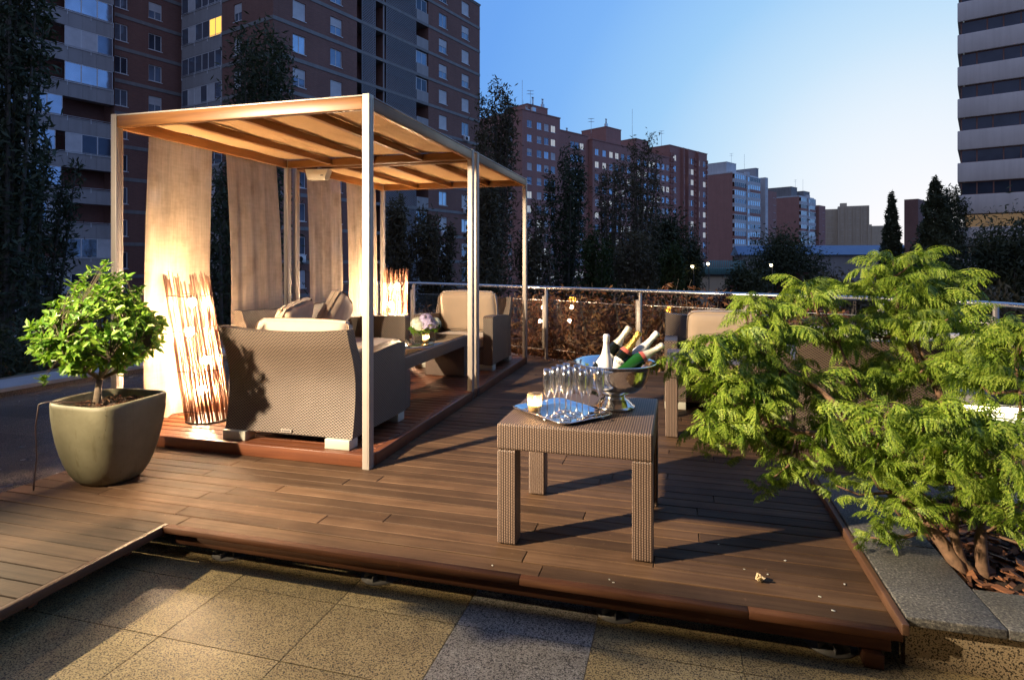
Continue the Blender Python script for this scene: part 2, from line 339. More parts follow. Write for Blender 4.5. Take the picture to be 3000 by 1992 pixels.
def link(name, data, parent=None, loc=None, rz=None):
    o = bpy.data.objects.new(name, data); C.objects.link(o)
    if parent: o.parent = parent
    if loc: o.location = loc
    if rz is not None: o.rotation_euler = (0, 0, rz)
    return o
def tag(o, label=None, cat=None, group=None, kind=None):
    if label: o['label'] = label
    if cat: o['category'] = cat
    if group: o['group'] = group
    if kind: o['kind'] = kind
    return o
def thing(name, label, cat, loc=(0, 0, 0), rz=0.0, group=None):
    o = bpy.data.objects.new(name, None); C.objects.link(o); o.location = loc; o.rotation_euler = (0, 0, rz)
    o.empty_display_size = 0.1
    return tag(o, label, cat, group)
def dup(root, label=None, loc=None, rz=None):
    r = root.copy(); C.objects.link(r)
    for ch in list(root.children):
        c = ch.copy(); C.objects.link(c); c.parent = r
        for g in list(ch.children):
            d = g.copy(); C.objects.link(d); d.parent = c
    if label: r['label'] = label
    if loc: r.location = loc
    if rz is not None: r.rotation_euler = (0, 0, rz)
    return r
def fast_mesh(name, V, k, mat, smooth=False):
    """V: (n*k,3) vertices of n separate k-gons"""
    V = np.asarray(V, np.float32); n = len(V) // k
    me = bpy.data.meshes.new(name); me.vertices.add(n * k); me.vertices.foreach_set('co', V.ravel())
    me.loops.add(n * k); me.loops.foreach_set('vertex_index', np.arange(n * k, dtype=np.int32))
    me.polygons.add(n); me.polygons.foreach_set('loop_start', np.arange(0, n * k, k, dtype=np.int32))
    me.polygons.foreach_set('loop_total', np.full(n, k, np.int32))
    me.materials.append(mat); me.update(); me.validate(); return me
def leaf_quads(P, size, flat=0.0, aspect=0.55, dirs=None):
    """one lozenge leaf per point"""
    n = len(P); a = RNG.normal(size=(n, 3)) if dirs is None else dirs + RNG.normal(size=(n, 3)) * 0.5
    a /= np.linalg.norm(a, axis=1, keepdims=True) + 1e-9
    b = np.cross(a, RNG.normal(size=(n, 3))); b /= np.linalg.norm(b, axis=1, keepdims=True) + 1e-9
    s = size * RNG.uniform(0.6, 1.35, (n, 1)); a = a * s; b = b * s * aspect
    return np.stack([P - a, P + b * 0.5 - a * 0.1, P + a, P - b * 0.5 - a * 0.1], 1).reshape(-1, 3)
# ================================================================ THE TERRACE
ZT = -0.165                                                # level of the granite floor
DX0, DX1, DY0 = -4.08, 0.845, 2.66                         # deck: left edge, right edge, front edge
# --- granite floor: slabs with open joints over a dark bed
mb = MB(); mb.box(-9.0, 6.0, -3.0, 11.0, ZT - 0.3, ZT - 0.006)
bed = tag(mb.build('floor_bed', M['grout']), kind='structure')
mb = MB()
def slab(x0, x1, y0, y1):
    mb.bev(x0 + .0014, x1 - .0014, y0 + .0014, y1 - .0014, ZT - .02, ZT, .0012, 1, sm=False)
xs = [-2.75 + .6 * i for i in range(-11, 13)]
for i in range(len(xs) - 1):
    for j in range(-7, 22):
        x0 = xs[i]; y0 = -0.0 + j * .42 + (.0 if i % 2 else .0)
        if x0 < -8.8 or y0 > 10.4: continue
        mb.cur = 0
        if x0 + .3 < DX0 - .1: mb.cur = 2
        elif i in (14, ): mb.cur = 1
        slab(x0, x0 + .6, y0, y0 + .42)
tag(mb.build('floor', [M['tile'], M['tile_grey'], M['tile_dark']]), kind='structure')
mb = MB(); q = at(1070, 2.45)
mb.bev(q[0] - .014, q[0] + .014, 1.93, 2.06, ZT, ZT + .004, .001, 1)
tag(mb.build('tape_strip', M['cushion_w']), 'short strip of white tape stuck on the granite floor', 'tape')
# --- deck: every board a piece of real timber with gaps
mb = MB(); W, GAP = .1095, .0045
def boards(x0, x1, ys, zt, th=.024, gap=GAP, rnd=random.Random(3), r=.003):
    for y0, y1 in ys:
        x = x0; first = True
        while x < x1 - .02:
            L = rnd.uniform(1.1, 2.6); xe = min(x1, x + (L if not first else rnd.uniform(.5, 2.2)))
            if x1 - xe < .35: xe = x1
            mb.bev(x, xe - (.003 if xe < x1 else 0), y0, y1 - gap, zt - th + rnd.uniform(-.0006, .0006), zt + rnd.uniform(-.0012, .0008), r, 1, sm=False)
            x = xe; first = False
ys = []; y = DY0 + .048
k = 0
while y < 8.9:
    ys.append((y, y + W)); y += W + (.006 if k == 0 else 0); k += 1
def deck_right(y): return DX1 + (y - 2.66) * .019 if y < 4.3 else 3.4
for y0, y1 in ys:
    xr = deck_right(y0)
    if y0 > 7.0: xr = min(xr, max(.3, .95 - (y0 - 7.0) * 1.9))
    if y0 > 8.0: xr = -1.0 - (y0 - 8.0) * 1.3
    boards(DX0, xr, [(y0, y1)], 0.0)
ys2 = []; y = DY0 + .044
while y > -.6: ys2.append((y - W, y)); y -= W
for y0, y1 in ys2: boards(DX0, -2.735, [(y0, y1)], 0.0)
mb.cur = 1
mb.bev(DX0, -2.700, DY0 - .001 - 3.2, DY0 - .002, -.0235, -.0005, .002, 1) if False else None
deck = tag(mb.build('wooden_deck', [M['deck'], M['deck_y']]), kind='structure')
mb = MB()
M['trim'] = mat_wood('deck_edge_timber', [(0.06, 0.022, 0.010), (0.105, 0.042, 0.019), (0.15, 0.07, 0.033)], 'x', .75, 1, .6, .25, .2)
for (xa, xb) in ((-2.70, -.70), (-.697, .28), (.283, DX1 - .002)): mb.bev(xa, xb, DY0, DY0 + .044, -.030, .001, .0012, 1)
link('front_trim', mb.mesh('front_trim', M['trim']), deck)
mb = MB(); mb.bev(-2.66, DX1 - .03, DY0 + .040, DY0 + .085, -.100, -.031, .003, 1)
link('front_joist', mb.mesh('front_joist', M['trim']), deck)
mb = MB(); mb.bev(-2.733, -2.702, -.6, DY0 + .046, -.042, .001, .0015, 1)
link('side_trim', mb.mesh('side_trim', M['deck_y']), deck)
mb = MB()
for yy in np.arange(.1, 8.6, .48):
    if yy < DY0: mb.box(DX0 + .02, -2.76, yy - .02, yy + .02, -.085, -.026)
for xx in np.arange(-3.8, .6, .5):
    mb.box(xx - .022, xx + .022, DY0 + .08, 8.2, -.095, -.027)
link('joist', mb.mesh('joist', M['redwood']), deck)
mb = MB(); mb.bev(DX1 - .01, DX1 + .018, DY0 - .01, 4.31, .0, .045, .004, 2)
o = link('edge_board', mb.mesh('edge_board', M['deck_y']), deck)
mb = MB(); mb.bev(DX1 - .13, DX1 - .06, DY0 + .02, DY0 + .10, ZT, -.106, .003, 1)
link('end_post', mb.mesh('end_post', M['trim']), deck)
# pedestals under the front edge
def pedestal():
    t = thing('deck_pedestal', '', 'pedestal', (0, 0, ZT), 0, 'adjustable pedestals under the deck')
    b = MB(); b.lathe([(0, .0), (.10, 0), (.10, .005), (.045, .010), (.038, .014), (.036, .040), (0, .040)], 28); b.build('base', M['ped'], t)
    b = MB()
    for k in range(8):
        b.box(.034, .088, -.002, .002, .005, .032, Matrix.Rotation(k * PI / 4, 4, 'Z'))
    b.build('rib', M['ped'], t)
    b = MB(); b.lathe([(0, .0595), (.055, .0595), (.055, .054), (.022, .052), (.022, .038)], 20); b.build('head', M['ped'], t); return t
p0 = pedestal(); p0.location = (-.27, DY0 + .15, ZT); p0['label'] = 'cream plastic deck pedestal between the legs of the wicker table, below'
for x, lab in ((-1.47, 'plastic deck pedestal standing on yellow granite left of the wicker table'), (-2.38, 'half hidden deck pedestal near the inner corner of the deck'), (.62, 'plastic deck pedestal in the dark by the planter wall')):
    dup(p0, lab, (x, DY0 + .15, ZT))
# --- timber screen added on the left of the deck (outside the picture; keeps the floodlight off the granite floor)
scn = thing('added_light_screen', 'added timber screen on the left of the deck, out of the picture, blocking the floodlight', 'screen', (-3.27, 1.2, .002))
b = MB()
for k in range(12): b.bev(-.59, .59, -.012, .012, .02 + k * .1442, .02 + (k + 1) * .1442 - .0005, .0004, 1)
b.build('board_panel', M['redwood'], scn)
for x in (-.625, .61):
    b = MB(); b.bev(x - .02, x + .02, -.03, .03, 0, 1.77, .003, 1); b.build('post', M['alu'], scn)
# --- stone planter on the right, with the mulch bed
pl = thing('stone_planter', 'speckled granite planter with thick weathered stone cap beside the deck', 'planter', (0, 0, 0))
mb = MB(); mb.box(DX1 + .03, 2.55, 2.74, 2.80, ZT, .012); mb.box(DX1 + .03, DX1 + .09, 2.803, 4.28, ZT, .012); mb.box(DX1 + .03, 2.55, 4.283, 4.34, ZT, .012); mb.box(2.553, 2.6, 2.74, 4.34, ZT, .012)
M['planter_wall'] = mat_granite('planter_granite', (0.40, 0.31, 0.19), ((0.03, 0.024, 0.018), (0.32, 0.27, 0.18)), 130.0, 0.5, 0.3)
mb.build('wall', M['planter_wall'], pl)
mb = MB()
mb.bev(DX1 + .022, DX1 + .36, 2.70, 3.37, .014, .052, .004, 2); mb.bev(DX1 + .022, DX1 + .36, 3.374, 4.36, .014, .052, .004, 2)
mb.bev(DX1 + .364, 1.95, 2.70, 3.0, .014, .052, .004, 2); mb.bev(1.954, 2.62, 2.70, 3.0, .014, .052, .004, 2)
mb.bev(DX1 + .364, 2.62, 4.10, 4.36, .014, .052, .004, 2); mb.bev(2.36, 2.62, 3.004, 4.096, .014, .052, .004, 2)
mb.build('cap', M['cap'], pl)
mb = MB(); mb.box(DX1 + .1, 2.5, 2.81, 4.27, -.02, .004); mb.build('soil', M['soil'], pl)
V = []
rn = random.Random(5); mb = MB()
for _ in range(900):
    x = rn.uniform(DX1 + .37, 2.35); y = rn.uniform(3.01, 4.09); s = rn.uniform(.012, .038)
    m = Matrix.Translation((x, y, .012 + rn.random() * .03)) @ Matrix.Rotation(rn.uniform(0, 6.3), 4, 'Z') @ Matrix.Rotation(rn.uniform(-.6, .6), 4, 'X')
    mb.box(-s, s, -s * .45, s * .45, -.003, .004, m)
M['chips'] = mat_wood('bark_chips', [(0.11, 0.042, 0.02), (0.22, 0.09, 0.04), (0.34, 0.16, 0.07)], 'x', .8, 1, .2, .5)
tag(mb.build('bark_mulch', M['chips']), 'reddish bark chips covering the soil inside the stone planter', 'mulch', None, 'stuff')
# --- curved kerb round the terrace
KP = [(-8.3, -2.0), (-7.98, 2.2), (-7.68, 5.24), (-7.41, 7.08), (-7.0, 8.5), (-6.2, 9.5), (-5.0, 9.72), (-3.9, 9.42), (-3.0, 9.0), (-2.1, 8.56), (-1.25, 8.2), (-.4, 7.86), (.45, 7.48), (1.4, 7.2), (2.2, 6.95), (2.75, 6.4), (3.0, 5.6), (3.15, 4.2), (3.3, 1.0)]
def smooth_path(P, n=6):
    out = []
    for i in range(len(P) - 1):
        p0, p1, p2, p3 = P[max(i - 1, 0)], P[i], P[i + 1], P[min(i + 2, len(P) - 1)]
        for k in range(n):
            t = k / n
            out.append(tuple(.5 * (2 * b + (c - a) * t + (2 * a - 5 * b + 4 * c - d) * t * t + (3 * b - a - 3 * c + d) * t ** 3) for a, b, c, d in zip(p0, p1, p2, p3)))
    return out + [tuple(P[-1])]
KS = smooth_path(KP)
def offset(P, d):
    out = []
    for i, p in enumerate(P):
        a = Vector(P[max(i - 1, 0)]); b = Vector(P[min(i + 1, len(P) - 1)]); t = (b - a).normalized()
        out.append((p[0] - t.y * d, p[1] + t.x * d))
    return out
def strip(mb, P, Q, z0, z1):
    vs = []
    for a, b in zip(P, Q): vs += [(a[0], a[1], z0), (a[0], a[1], z1), (b[0], b[1], z1), (b[0], b[1], z0)]
    n = len(P); fs = []
    for i in range(n - 1):
        for k in range(4): fs.append((i * 4 + k, (i + 1) * 4 + k, (i + 1) * 4 + (k + 1) % 4, i * 4 + (k + 1) % 4))
    mb.add(vs, fs)
kb = thing('terrace_kerb', 'low curved granite kerb with pale stone cap round the terrace', 'kerb', (0, 0, 0))
mb = MB(); strip(mb, KS, offset(KS, .55), -1.6, -.105); mb.build('kerb_wall', M['tile_dark'], kb)
mb = MB()
for i in range(0, len(KS) - 1, 4):
    A = KS[i:i + 5]; A = [a for a in A]
    a0, a1 = Vector(A[-2]), Vector(A[-1]); A[-1] = tuple(a1 - (a1 - a0).normalized() * .006)
    strip(mb, offset(A, -.02), offset(A, .60), -.10, -.055)
mb.build('kerb_cap', M['kerb_top'], kb)
# --- glass balustrade
RP = [p for p in smooth_path([(-6.3, 9.75), (-5.2, 10.0), (-4.3, 9.8), (-3.1, 9.3), (-2.1, 8.8), (-1.2, 8.42), (-.35, 8.05), (.5, 7.68), (1.4, 7.38), (2.2, 7.1), (2.85, 6.6), (3.12, 5.7), (3.3, 4.3), (3.45, 1.2)], 6)]
bal = thing('glass_balustrade', 'steel handrail on flat posts with clear glass panels round the terrace', 'railing', (0, 0, 0))
mb = MB(); mb.tube([(x, y, 1.045) for x, y in RP], .024, 12); mb.build('handrail', M['steel'], bal)
posts_i = [1, 5.5, 10.6, 17.2, 25.5, 35.1, 44, 53, 60, 66, 72]
def along(P, s):
    i = int(s); i = min(i, len(P) - 2); t = s - i
    a, b = Vector(P[i]), Vector(P[i + 1]); return a.lerp(b, t), (b - a).normalized()
pm = None
for i in posts_i:
    p, t = along(RP, i); rz = math.atan2(t.y, t.x)
    if pm is None:
        mb = MB(); mb.bev(-.012, .012, -.028, .028, -.06, 1.03, .003, 1)
        mb.bev(-.048, .0, -.040, -.029, .16, .93, .003, 1); mb.bev(-.048, 0, .029, .040, .16, .93, .003, 1); mb.bev(-.046, .002, -.03, .03, .83, .90, .003, 1)
        pm = mb.mesh('post', M['alu'])
    link('post', pm, bal, (p.x, p.y, 0), rz)
for a, b in zip(posts_i[:-1], posts_i[1:]):
    pa, ta = along(RP, a); pb, tb = along(RP, b); d = (pb - pa); L = d.length; rz = math.atan2(d.y, d.x)
    tw = -.14 if a == 25.5 else 0.0                       # one pane turned on purpose to place the far twig lamp's reflection
    mb = MB(); mb.box(-L / 2 + .05, L / 2 - .05, -.004, .004, .14, .86)
    pc_ = (pa + pb) / 2
    o = link('glass_panel', mb.mesh('glass_panel', M['pane'], False), bal, (pc_.x, pc_.y, 0), rz + tw)
    mb = MB(); mb.box(-L / 2 + .05, L / 2 - .05, -.005, .005, .861, .866); mb.build('top_edge', M['steel'], o); mb = MB(); mb.box(-L / 2 + .05, L / 2 - .05, -.005, .005, .134, .139); mb.build('bottom_edge', M['steel'], o)
# ================================================================ PERGOLA
PX0, PX1, PY0, PY1, PZ = -4.325, -2.062, 3.79, 8.30, 2.60
pg = thing('pergola', 'timber and metal pergola with tan canopy on a raised wooden platform', 'pergola', (0, 0, 0))
mb = MB(); ys = []; y = PY0 + .075
while y < PY1 - .06: ys.append((y, min(y + .095, PY1))); y += .1
boards(PX0 + .055, PX1 - .052, ys, .088, gap=.007, rnd=random.Random(9))
mb.build('platform', M['redwood'], pg)
mb = MB(); mb.bev(PX0 + .0, PX1 - .001, PY0 + .004, PY0 + .074, .001, .0895, .004, 2); mb.build('front_board', M['redwood'], pg)
mb = MB(); mb.bev(PX1 - .05, PX1 + .004, PY0 + .07, PY1, .001, .0895, .004, 2); mb.build('side_board', M['redwood_y'], pg)
mb = MB(); mb.bev(PX0, PX0 + .05, PY0 + .076, PY1, .001, .0895, .004, 2); mb.build('side_board', M['redwood_y'], pg)
def post_mesh(h):
    b = MB(); b.bev(-.027, .027, -.0325, .0325, 0, h, .003, 2)
    b.box(.0272, .0285, -.012, -.008, .02, h - .02); b.box(.0272, .0285, .014, .018, .02, h - .02); b.box(.010, .013, -.0340, -.0327, .02, h - .02)
    return b.mesh('post', M['alu'])
pmesh = post_mesh(PZ + .005)
for x in (PX0 + .027, PX1 - .027 + .004):
    for y in (PY0 + .003, 5.965, 6.125, PY1 - .03):
        o = link('post', pmesh, pg, (x, y, .0 if x > -3 else .0))
        if x < -3: o.rotation_euler = (0, 0, 0)
def beam(x0, x1, y0, y1, z0, z1, name, axis):
    b = MB(); b.bev(x0, x1, y0, y1, z0, z1, .004, 2); b.build(name, M['beam' if axis == 'x' else 'beam_y'], pg)
zb0, zb1 = 2.500, 2.588
xi0, xi1 = PX0 + .055, PX1 - .052
beam(xi0, xi1, PY0 - .025, PY0 + .03, zb0, zb1, 'front_beam', 'x')
beam(xi0, xi1, PY1 - .06, PY1 - .01, zb0, zb1, 'back_beam', 'x')
for (a, b) in ((5.93, 5.99), (6.10, 6.16)): beam(xi0, xi1, a, b, zb0, zb1 - .006, 'cross_beam', 'x')
for (x0, x1) in ((PX0 + .004, PX0 + .05), (PX1 - .046, PX1 + .002)):
    for (a, b) in ((PY0 + .036, 5.928), (6.162, PY1 - .062)): beam(x0, x1, a, b, zb0 - .004, zb1 - .002, 'side_beam', 'y')
for xr in (-3.725, -3.195, -2.635):
    for (a, b) in ((PY0 + .032, 5.928), (6.162, PY1 - .062)): beam(xr - .024, xr + .024, a, b, zb0 + .012, zb1 - .012, 'rafter', 'y')
mb = MB(); mb.bev(xi0, xi1, PY0 - .028, PY0 + .034, zb1 + .001, zb1 + .012, .002, 1); mb.build('top_trim', M['alu'], pg)
mb = MB(); mb.bev(PX1 - .05, PX1 + .004, PY0 + .04, PY1, zb1 + .0, zb1 + .010, .002, 1); mb.build('top_trim', M['alu'], pg)
for (a, b) in ((PY0 + .035, 5.97), (6.12, PY1 - .02)):
    P = []
    for i in range(41):
        x = PX0 + .04 + (PX1 - PX0 - .08) * i / 40; row = []
        for j in range(25):
            y = a + (b - a) * j / 24; s = math.sin(PI * j / 24)
            # sags a little between the rafters
            xs_ = [PX0 + .02, -3.725, -3.195, -2.635, PX1 - .02]
            kx = max(i_ for i_ in range(4) if xs_[i_] <= x + 1e-6); t = (x - xs_[kx]) / (xs_[kx + 1] - xs_[kx])
            row.append((x, y, zb1 + .006 - .040 * s ** .6 * math.sin(PI * min(max(t, 0), 1)) + .004 * math.sin(9 * y + 5 * x)))
        P.append(row)
    b_ = MB(); b_.grid(P); b_.grid([[(p[0], p[1], p[2] + .002) for p in r] for r in P]); b_.build('canopy_panel', M['canopy'], pg)
# --- curtains on the left side, blown a little out of the plumb
def curtain(y0, y1, label, seed, sway, belly, w_bot=1.0, z0=.10):
    rn = random.Random(seed); P = []; ph = [rn.uniform(0, 6) for _ in range(4)]
    nu, nv = 60, 44
    for i in range(nu + 1):
        u = i / nu; row = []
        for j in range(nv + 1):
            v = j / nv; z = zb0 - .002 - v * (zb0 - z0)
            mid = (y0 + y1) / 2; y = mid + (y0 - mid + (y1 - y0) * u) * (1 + (w_bot - 1) * v) + sway * v ** 1.4
            fold = (.003 + .006 * v) * math.sin(u * 21 + ph[0] + .8 * math.sin(3 * v + ph[1])) + .0015 * math.sin(u * 47 + ph[2] + v * 2)
            x = PX0 + .03 + fold + belly * math.sin(PI * v) * (1 - .3 * u) + .02 * v
            row.append((x, y, z + .006 * math.sin(u * 30 + ph[3]) * (v > .97)))
        P.append(row)
    b = MB(); b.grid(P); return tag(b.build('curtain', M['curtain']), label, 'curtain', 'sheer curtains along the pergola')
curtain(4.09, 4.80, 'sheer beige curtain glowing brightly behind the tall twig lamp', 1, -.06, -.03, 1.05)
curtain(4.99, 5.76, 'sheer curtain billowing in the dark gap left of the middle posts', 2, .05, .05, 1.12)
curtain(6.32, 7.08, 'pinkish sheer curtain hanging right of the middle posts under the speaker', 3, .02, .03, 1.0)
curtain(7.22, 8.05, 'sheer curtain half hidden behind the bright corner post at the far end', 4, .02, .02, 1.0)
# --- loudspeaker under the cross beam
sp = thing('loudspeaker', 'small cream wedge loudspeaker fixed under the pergola cross beam', 'speaker', (-3.94, 6.04, 2.42), .15)
b = MB(); bm = bmesh.new(); bmesh.ops.create_cube(bm, size=1)
for q in bm.verts:
    q.co = Vector((q.co.x * (.27 if q.co.z > 0 else .20), q.co.y * .13, q.co.z * .12)); q.co.y -= .02 if q.co.z < 0 else 0
bmesh.ops.bevel(bm, geom=bm.edges[:], offset=.005, segments=1, affect='EDGES'); b.bm(bm, False); b.build('body', M['cream'], sp)
b = MB(); b.box(-.012, .012, -.01, .05, .055, .085); b.build('bracket', M['alu'], sp)
b = MB(); b.box(.055, .085, -.088, -.083, -.02, -.012, None); b.build('badge', M['ink'], sp)
# ================================================================ WICKER FURNITURE
def chair(name, label, width, depth=.93, seat_w=None, cat='armchair', group=None, ncush=1):
    """front looks to +y, origin at the middle of the back's foot"""
    t = thing(name, label, cat, (0, 0, 0), 0, group); hw = width / 2; wm = M['wick_chair']
    # back: flared and bowed panel
    P = []; nz, nx = 16, 22; TH = .13
    prof = lambda v: .045 * math.sin(PI * min(1, v * 1.15)) - .075 * max(0, (v - .45) / .55) ** 2
    outer = []; inner = []
    for i in range(nx + 1):
        u = i / nx * 2 - 1; ro = []; ri = []
        for j in range(nz + 1):
            v = j / nz; zt = .865 - .028 * (1 - u * u); z = .072 + v * (zt - .072)
            yo = .045 + prof(v) - .03 * (1 - u * u) * v
            ro.append((u * hw, yo, z)); ri.append((u * hw, yo + TH - .035 * v, z))
        outer.append(ro); inner.append(ri)
    b = MB(); b.grid(outer); b.grid([r[::-1] for r in inner])
    b.grid([[outer[i][nz], inner[i][nz]] for i in range(nx + 1)]); b.grid([[inner[i][0], outer[i][0]] for i in range(nx + 1)])
    b.grid([inner[0], outer[0]]); b.grid([outer[nx], inner[nx]])
    b.sm = [False] * len(b.sm) if False else b.sm
    b.build('backrest', wm, t)
    for s in (-1, 1):
        b = MB(); x0, x1 = (hw - .125, hw - .002) if s > 0 else (-hw + .002, -hw + .125)
        # the arm slopes up a touch to the front and meets the back
        vs = [(x, y, z) for x in (x0, x1) for (y, z) in ((.11, .073), (.11, .625), (.30, .645), (.75, .672), (depth - .02, .668), (depth, .65), (depth, .073))]
        n = 7; fs = [tuple(range(n))[::-1], tuple(range(n, 2 * n))] + [(i, (i + 1) % n, n + (i + 1) % n, n + i) for i in range(n)]
        b.add(vs, fs); b.build('armrest', wm, t)
    b = MB(); b.bev(-hw + .127, hw - .127, .12, depth - .012, .074, .27, .012, 2, sm=False); b.build('seat', wm, t)
    for sx in (-1, 1):
        for sy in (0, 1):
            b = MB(); cx = sx * (hw - .105); y0 = .012 if sy == 0 else depth - .135
            b.bev(cx - .10, cx + .10, y0, y0 + .12, 0, .0715, .004, 2); b.build('leg', M['foot'], t)
    return t
def pillow(w, d, h, puff=.5, seed=0, mat=None, name='cushion'):
    """soft cushion, w x d face, h thick, centred; slightly irregular"""
    rn = random.Random(seed); bm = bmesh.new(); bmesh.ops.create_cube(bm, size=2); bmesh.ops.subdivide_edges(bm, edges=bm.edges[:], cuts=11, use_grid_fill=True)
    ph = [rn.uniform(0, 6) for _ in range(6)]
    for q in bm.verts:
        x, y, z = q.co; ex = 1 - abs(x) ** 4; ey = 1 - abs(y) ** 4; e = (max(ex, 0) * max(ey, 0)) ** .4
        zz = z * (puff + (1 - puff) * e)
        k = 1 - .05 * (1 - abs(z)) * 0 - .06 * (abs(x) * abs(y)) ** 3
        wr = .05 * math.sin(5 * x + 3 * y + ph[0]) * math.sin(4 * y - 2 * x + ph[1]) + .03 * math.sin(13 * x - 7 * y + ph[2])
        q.co = Vector((x * k * w / 2, y * k * d / 2, (zz + wr * (abs(z) > .5) * (1 if z > 0 else -1)) * h / 2))
    bmesh.ops.bevel(bm, geom=[e for e in bm.edges if len(e.link_faces) == 2 and e.calc_face_angle(0) > .9], offset=.12 * h, segments=2, affect='EDGES')
    b = MB(); b.bm(bm, True); return b.mesh(name, mat or M['cushion'])
A1 = chair('wicker_armchair', 'large brown wicker armchair seen from behind at the pergola front', 1.09, group='matching wicker armchairs')
A1.location = (-2.806, 3.84, .089)
b = MB(); b.box(-.045, .045, .036, .044, .085, .108); pl_ = b.build('name_plate', M['alu'], A1)
b = MB(); rn = random.Random(2)
for k in range(9): b.box(-.034 + k * .0078, -.034 + k * .0078 + rn.uniform(.003, .0055), .0345, .0358, .092, .101 + rn.uniform(-.002, .002))
b.build('lettering', M['ink'], pl_)
def place_cushion(mesh, loc, rot, label, group='loose cushions'):
    o = link('cushion', mesh); o.location = loc; o.rotation_euler = rot; return tag(o, label, 'cushion', group)
seat_m = pillow(.82, .72, .13, .75, 1); back_m = pillow(.84, .50, .17, .45, 2); sq_m = pillow(.62, .55, .19, .35, 3); sq2_m = pillow(.60, .58, .19, .35, 4)
place_cushion(seat_m, (-2.806, 4.40, .089 + .335), (0, 0, 0), 'seat cushion of the armchair turned away from us')
place_cushion(back_m, (-2.83, 4.095, .089 + .66), (math.radians(78), 0, math.radians(1)), 'cream back cushion peeping above the near armchair back')
A2 = chair('wicker_armchair', 'wicker armchair facing us at the far end of the pergola', 1.06, .9, group='matching wicker armchairs')
A2.location = (-2.72, 7.98, .089); A2.rotation_euler = (0, 0, PI)
place_cushion(seat_m, (-2.72, 7.42, .089 + .335), (0, 0, PI), 'pale seat cushion on the armchair facing us in the pergola')
place_cushion(pillow(.80, .56, .17, .45, 6), (-2.72, 7.70, .089 + .68), (math.radians(-76), 0, math.radians(2)), 'big upright cream cushion in the far pergola armchair')
A3 = dup(A2, 'wicker armchair facing us by the glass railing right of the bottles', (.40, 6.98, 0), PI)
place_cushion(seat_m, (.40, 6.42, .335), (0, 0, PI), 'seat cushion on the armchair beside the railing behind the shrub')
place_cushion(pillow(.74, .52, .17, .45, 7), (.46, 6.70, .67), (math.radians(-76), 0, 0), 'rounded beige back cushion in the armchair by the railing')
A4 = dup(A2, 'wicker armchair turned away, mostly hidden behind the green shrub', (1.45, 5.2, 0), 0)
place_cushion(seat_m, (1.45, 5.76, .335), (0, 0, 0), 'seat cushion in the armchair hidden by the green shrub')
# sofa along the left side, looking to +x
SF = chair('wicker_sofa', 'long brown wicker sofa along the curtained side of the pergola', 2.02, .92, cat='sofa')
SF.location = (-4.20, 6.02, .089); SF.rotation_euler = (0, 0, -PI / 2)
place_cushion(pillow(.86, .72, .13, .75, 8), (-3.66, 5.58, .089 + .335), (0, 0, -PI / 2), 'near half of the sofa seat cushion')
place_cushion(pillow(.86, .72, .13, .75, 9), (-3.66, 6.45, .089 + .335), (0, 0, -PI / 2), 'far half of the sofa seat cushion beside the lit arm')
place_cushion(sq_m, (-3.93, 5.52, .089 + .67), (math.radians(70), math.radians(8), math.radians(-84)), 'slouching tan cushion at the near end of the sofa')
place_cushion(sq2_m, (-3.86, 6.22, .089 + .70), (math.radians(66), math.radians(-20), math.radians(-74)), 'tan cushion propped up on its corner in the sofa middle')
# table of four square legs
def side_table(label, w=.78, h=.62, leg=.10, ap=.135):
    t = thing('wicker_table', label, 'table', (0, 0, 0), 0, 'square wicker side tables'); m = M['wick_table']
    b = MB(); b.bev(0, w, 0, w, h - ap, h, .012, 3, sm=False); b.build('table_top', m, t)
    for x in (0.001, w - leg - .001):
        for y in (0.001, w - leg - .001):
            b = MB(); b.bev(x, x + leg, y, y + leg, .006, h - ap - .0005, .008, 2, sm=False); b.build('leg', m, t)
    for x in (.02, w - .08):
        for y in (.02, w - .08):
            pass
    return t
T1 = side_table('brown wicker table holding the bottles and glasses'); T1.location = (-.893, 2.955, 0)
T2 = dup(T1, 'wicker table behind the shrub, lit peach on its front', (-.10, 5.10, 0))
# low table with slab legs and a dark glass top
t = thing('coffee_table', 'low wicker coffee table with slab legs and dark glass top', 'table', (-2.90, 5.06, .089))
w, l, h = .50, 1.70, .475; m = M['wick_table']
b = MB(); b.bev(0, .09, 0, l, h - .12, h, .01, 2, sm=False); b.bev(w - .09, w, 0, l, h - .12, h, .01, 2, sm=False); b.bev(.091, w - .091, 0, .09, h - .12, h - .001, .01, 2, sm=False); b.bev(.091, w - .091, l - .09, l, h - .12, h - .001, .01, 2, sm=False)
b.bev(.091, w - .091, l / 2 - .05, l / 2 + .05, h - .1, h - .012, .008, 2, sm=False)
b.build('table_frame', m, t)
for y in (.001, l - .111):
    b = MB(); b.bev(.001, w - .001, y, y + .11, .001, h - .121, .008, 2, sm=False); b.build('leg', m, t)
b = MB(); b.bev(.02, w - .02, .02, l - .02, h + .001, h + .009, .002, 1); b.build('glass_top', M['smoke'], t)
ZC = .089 + h + .009
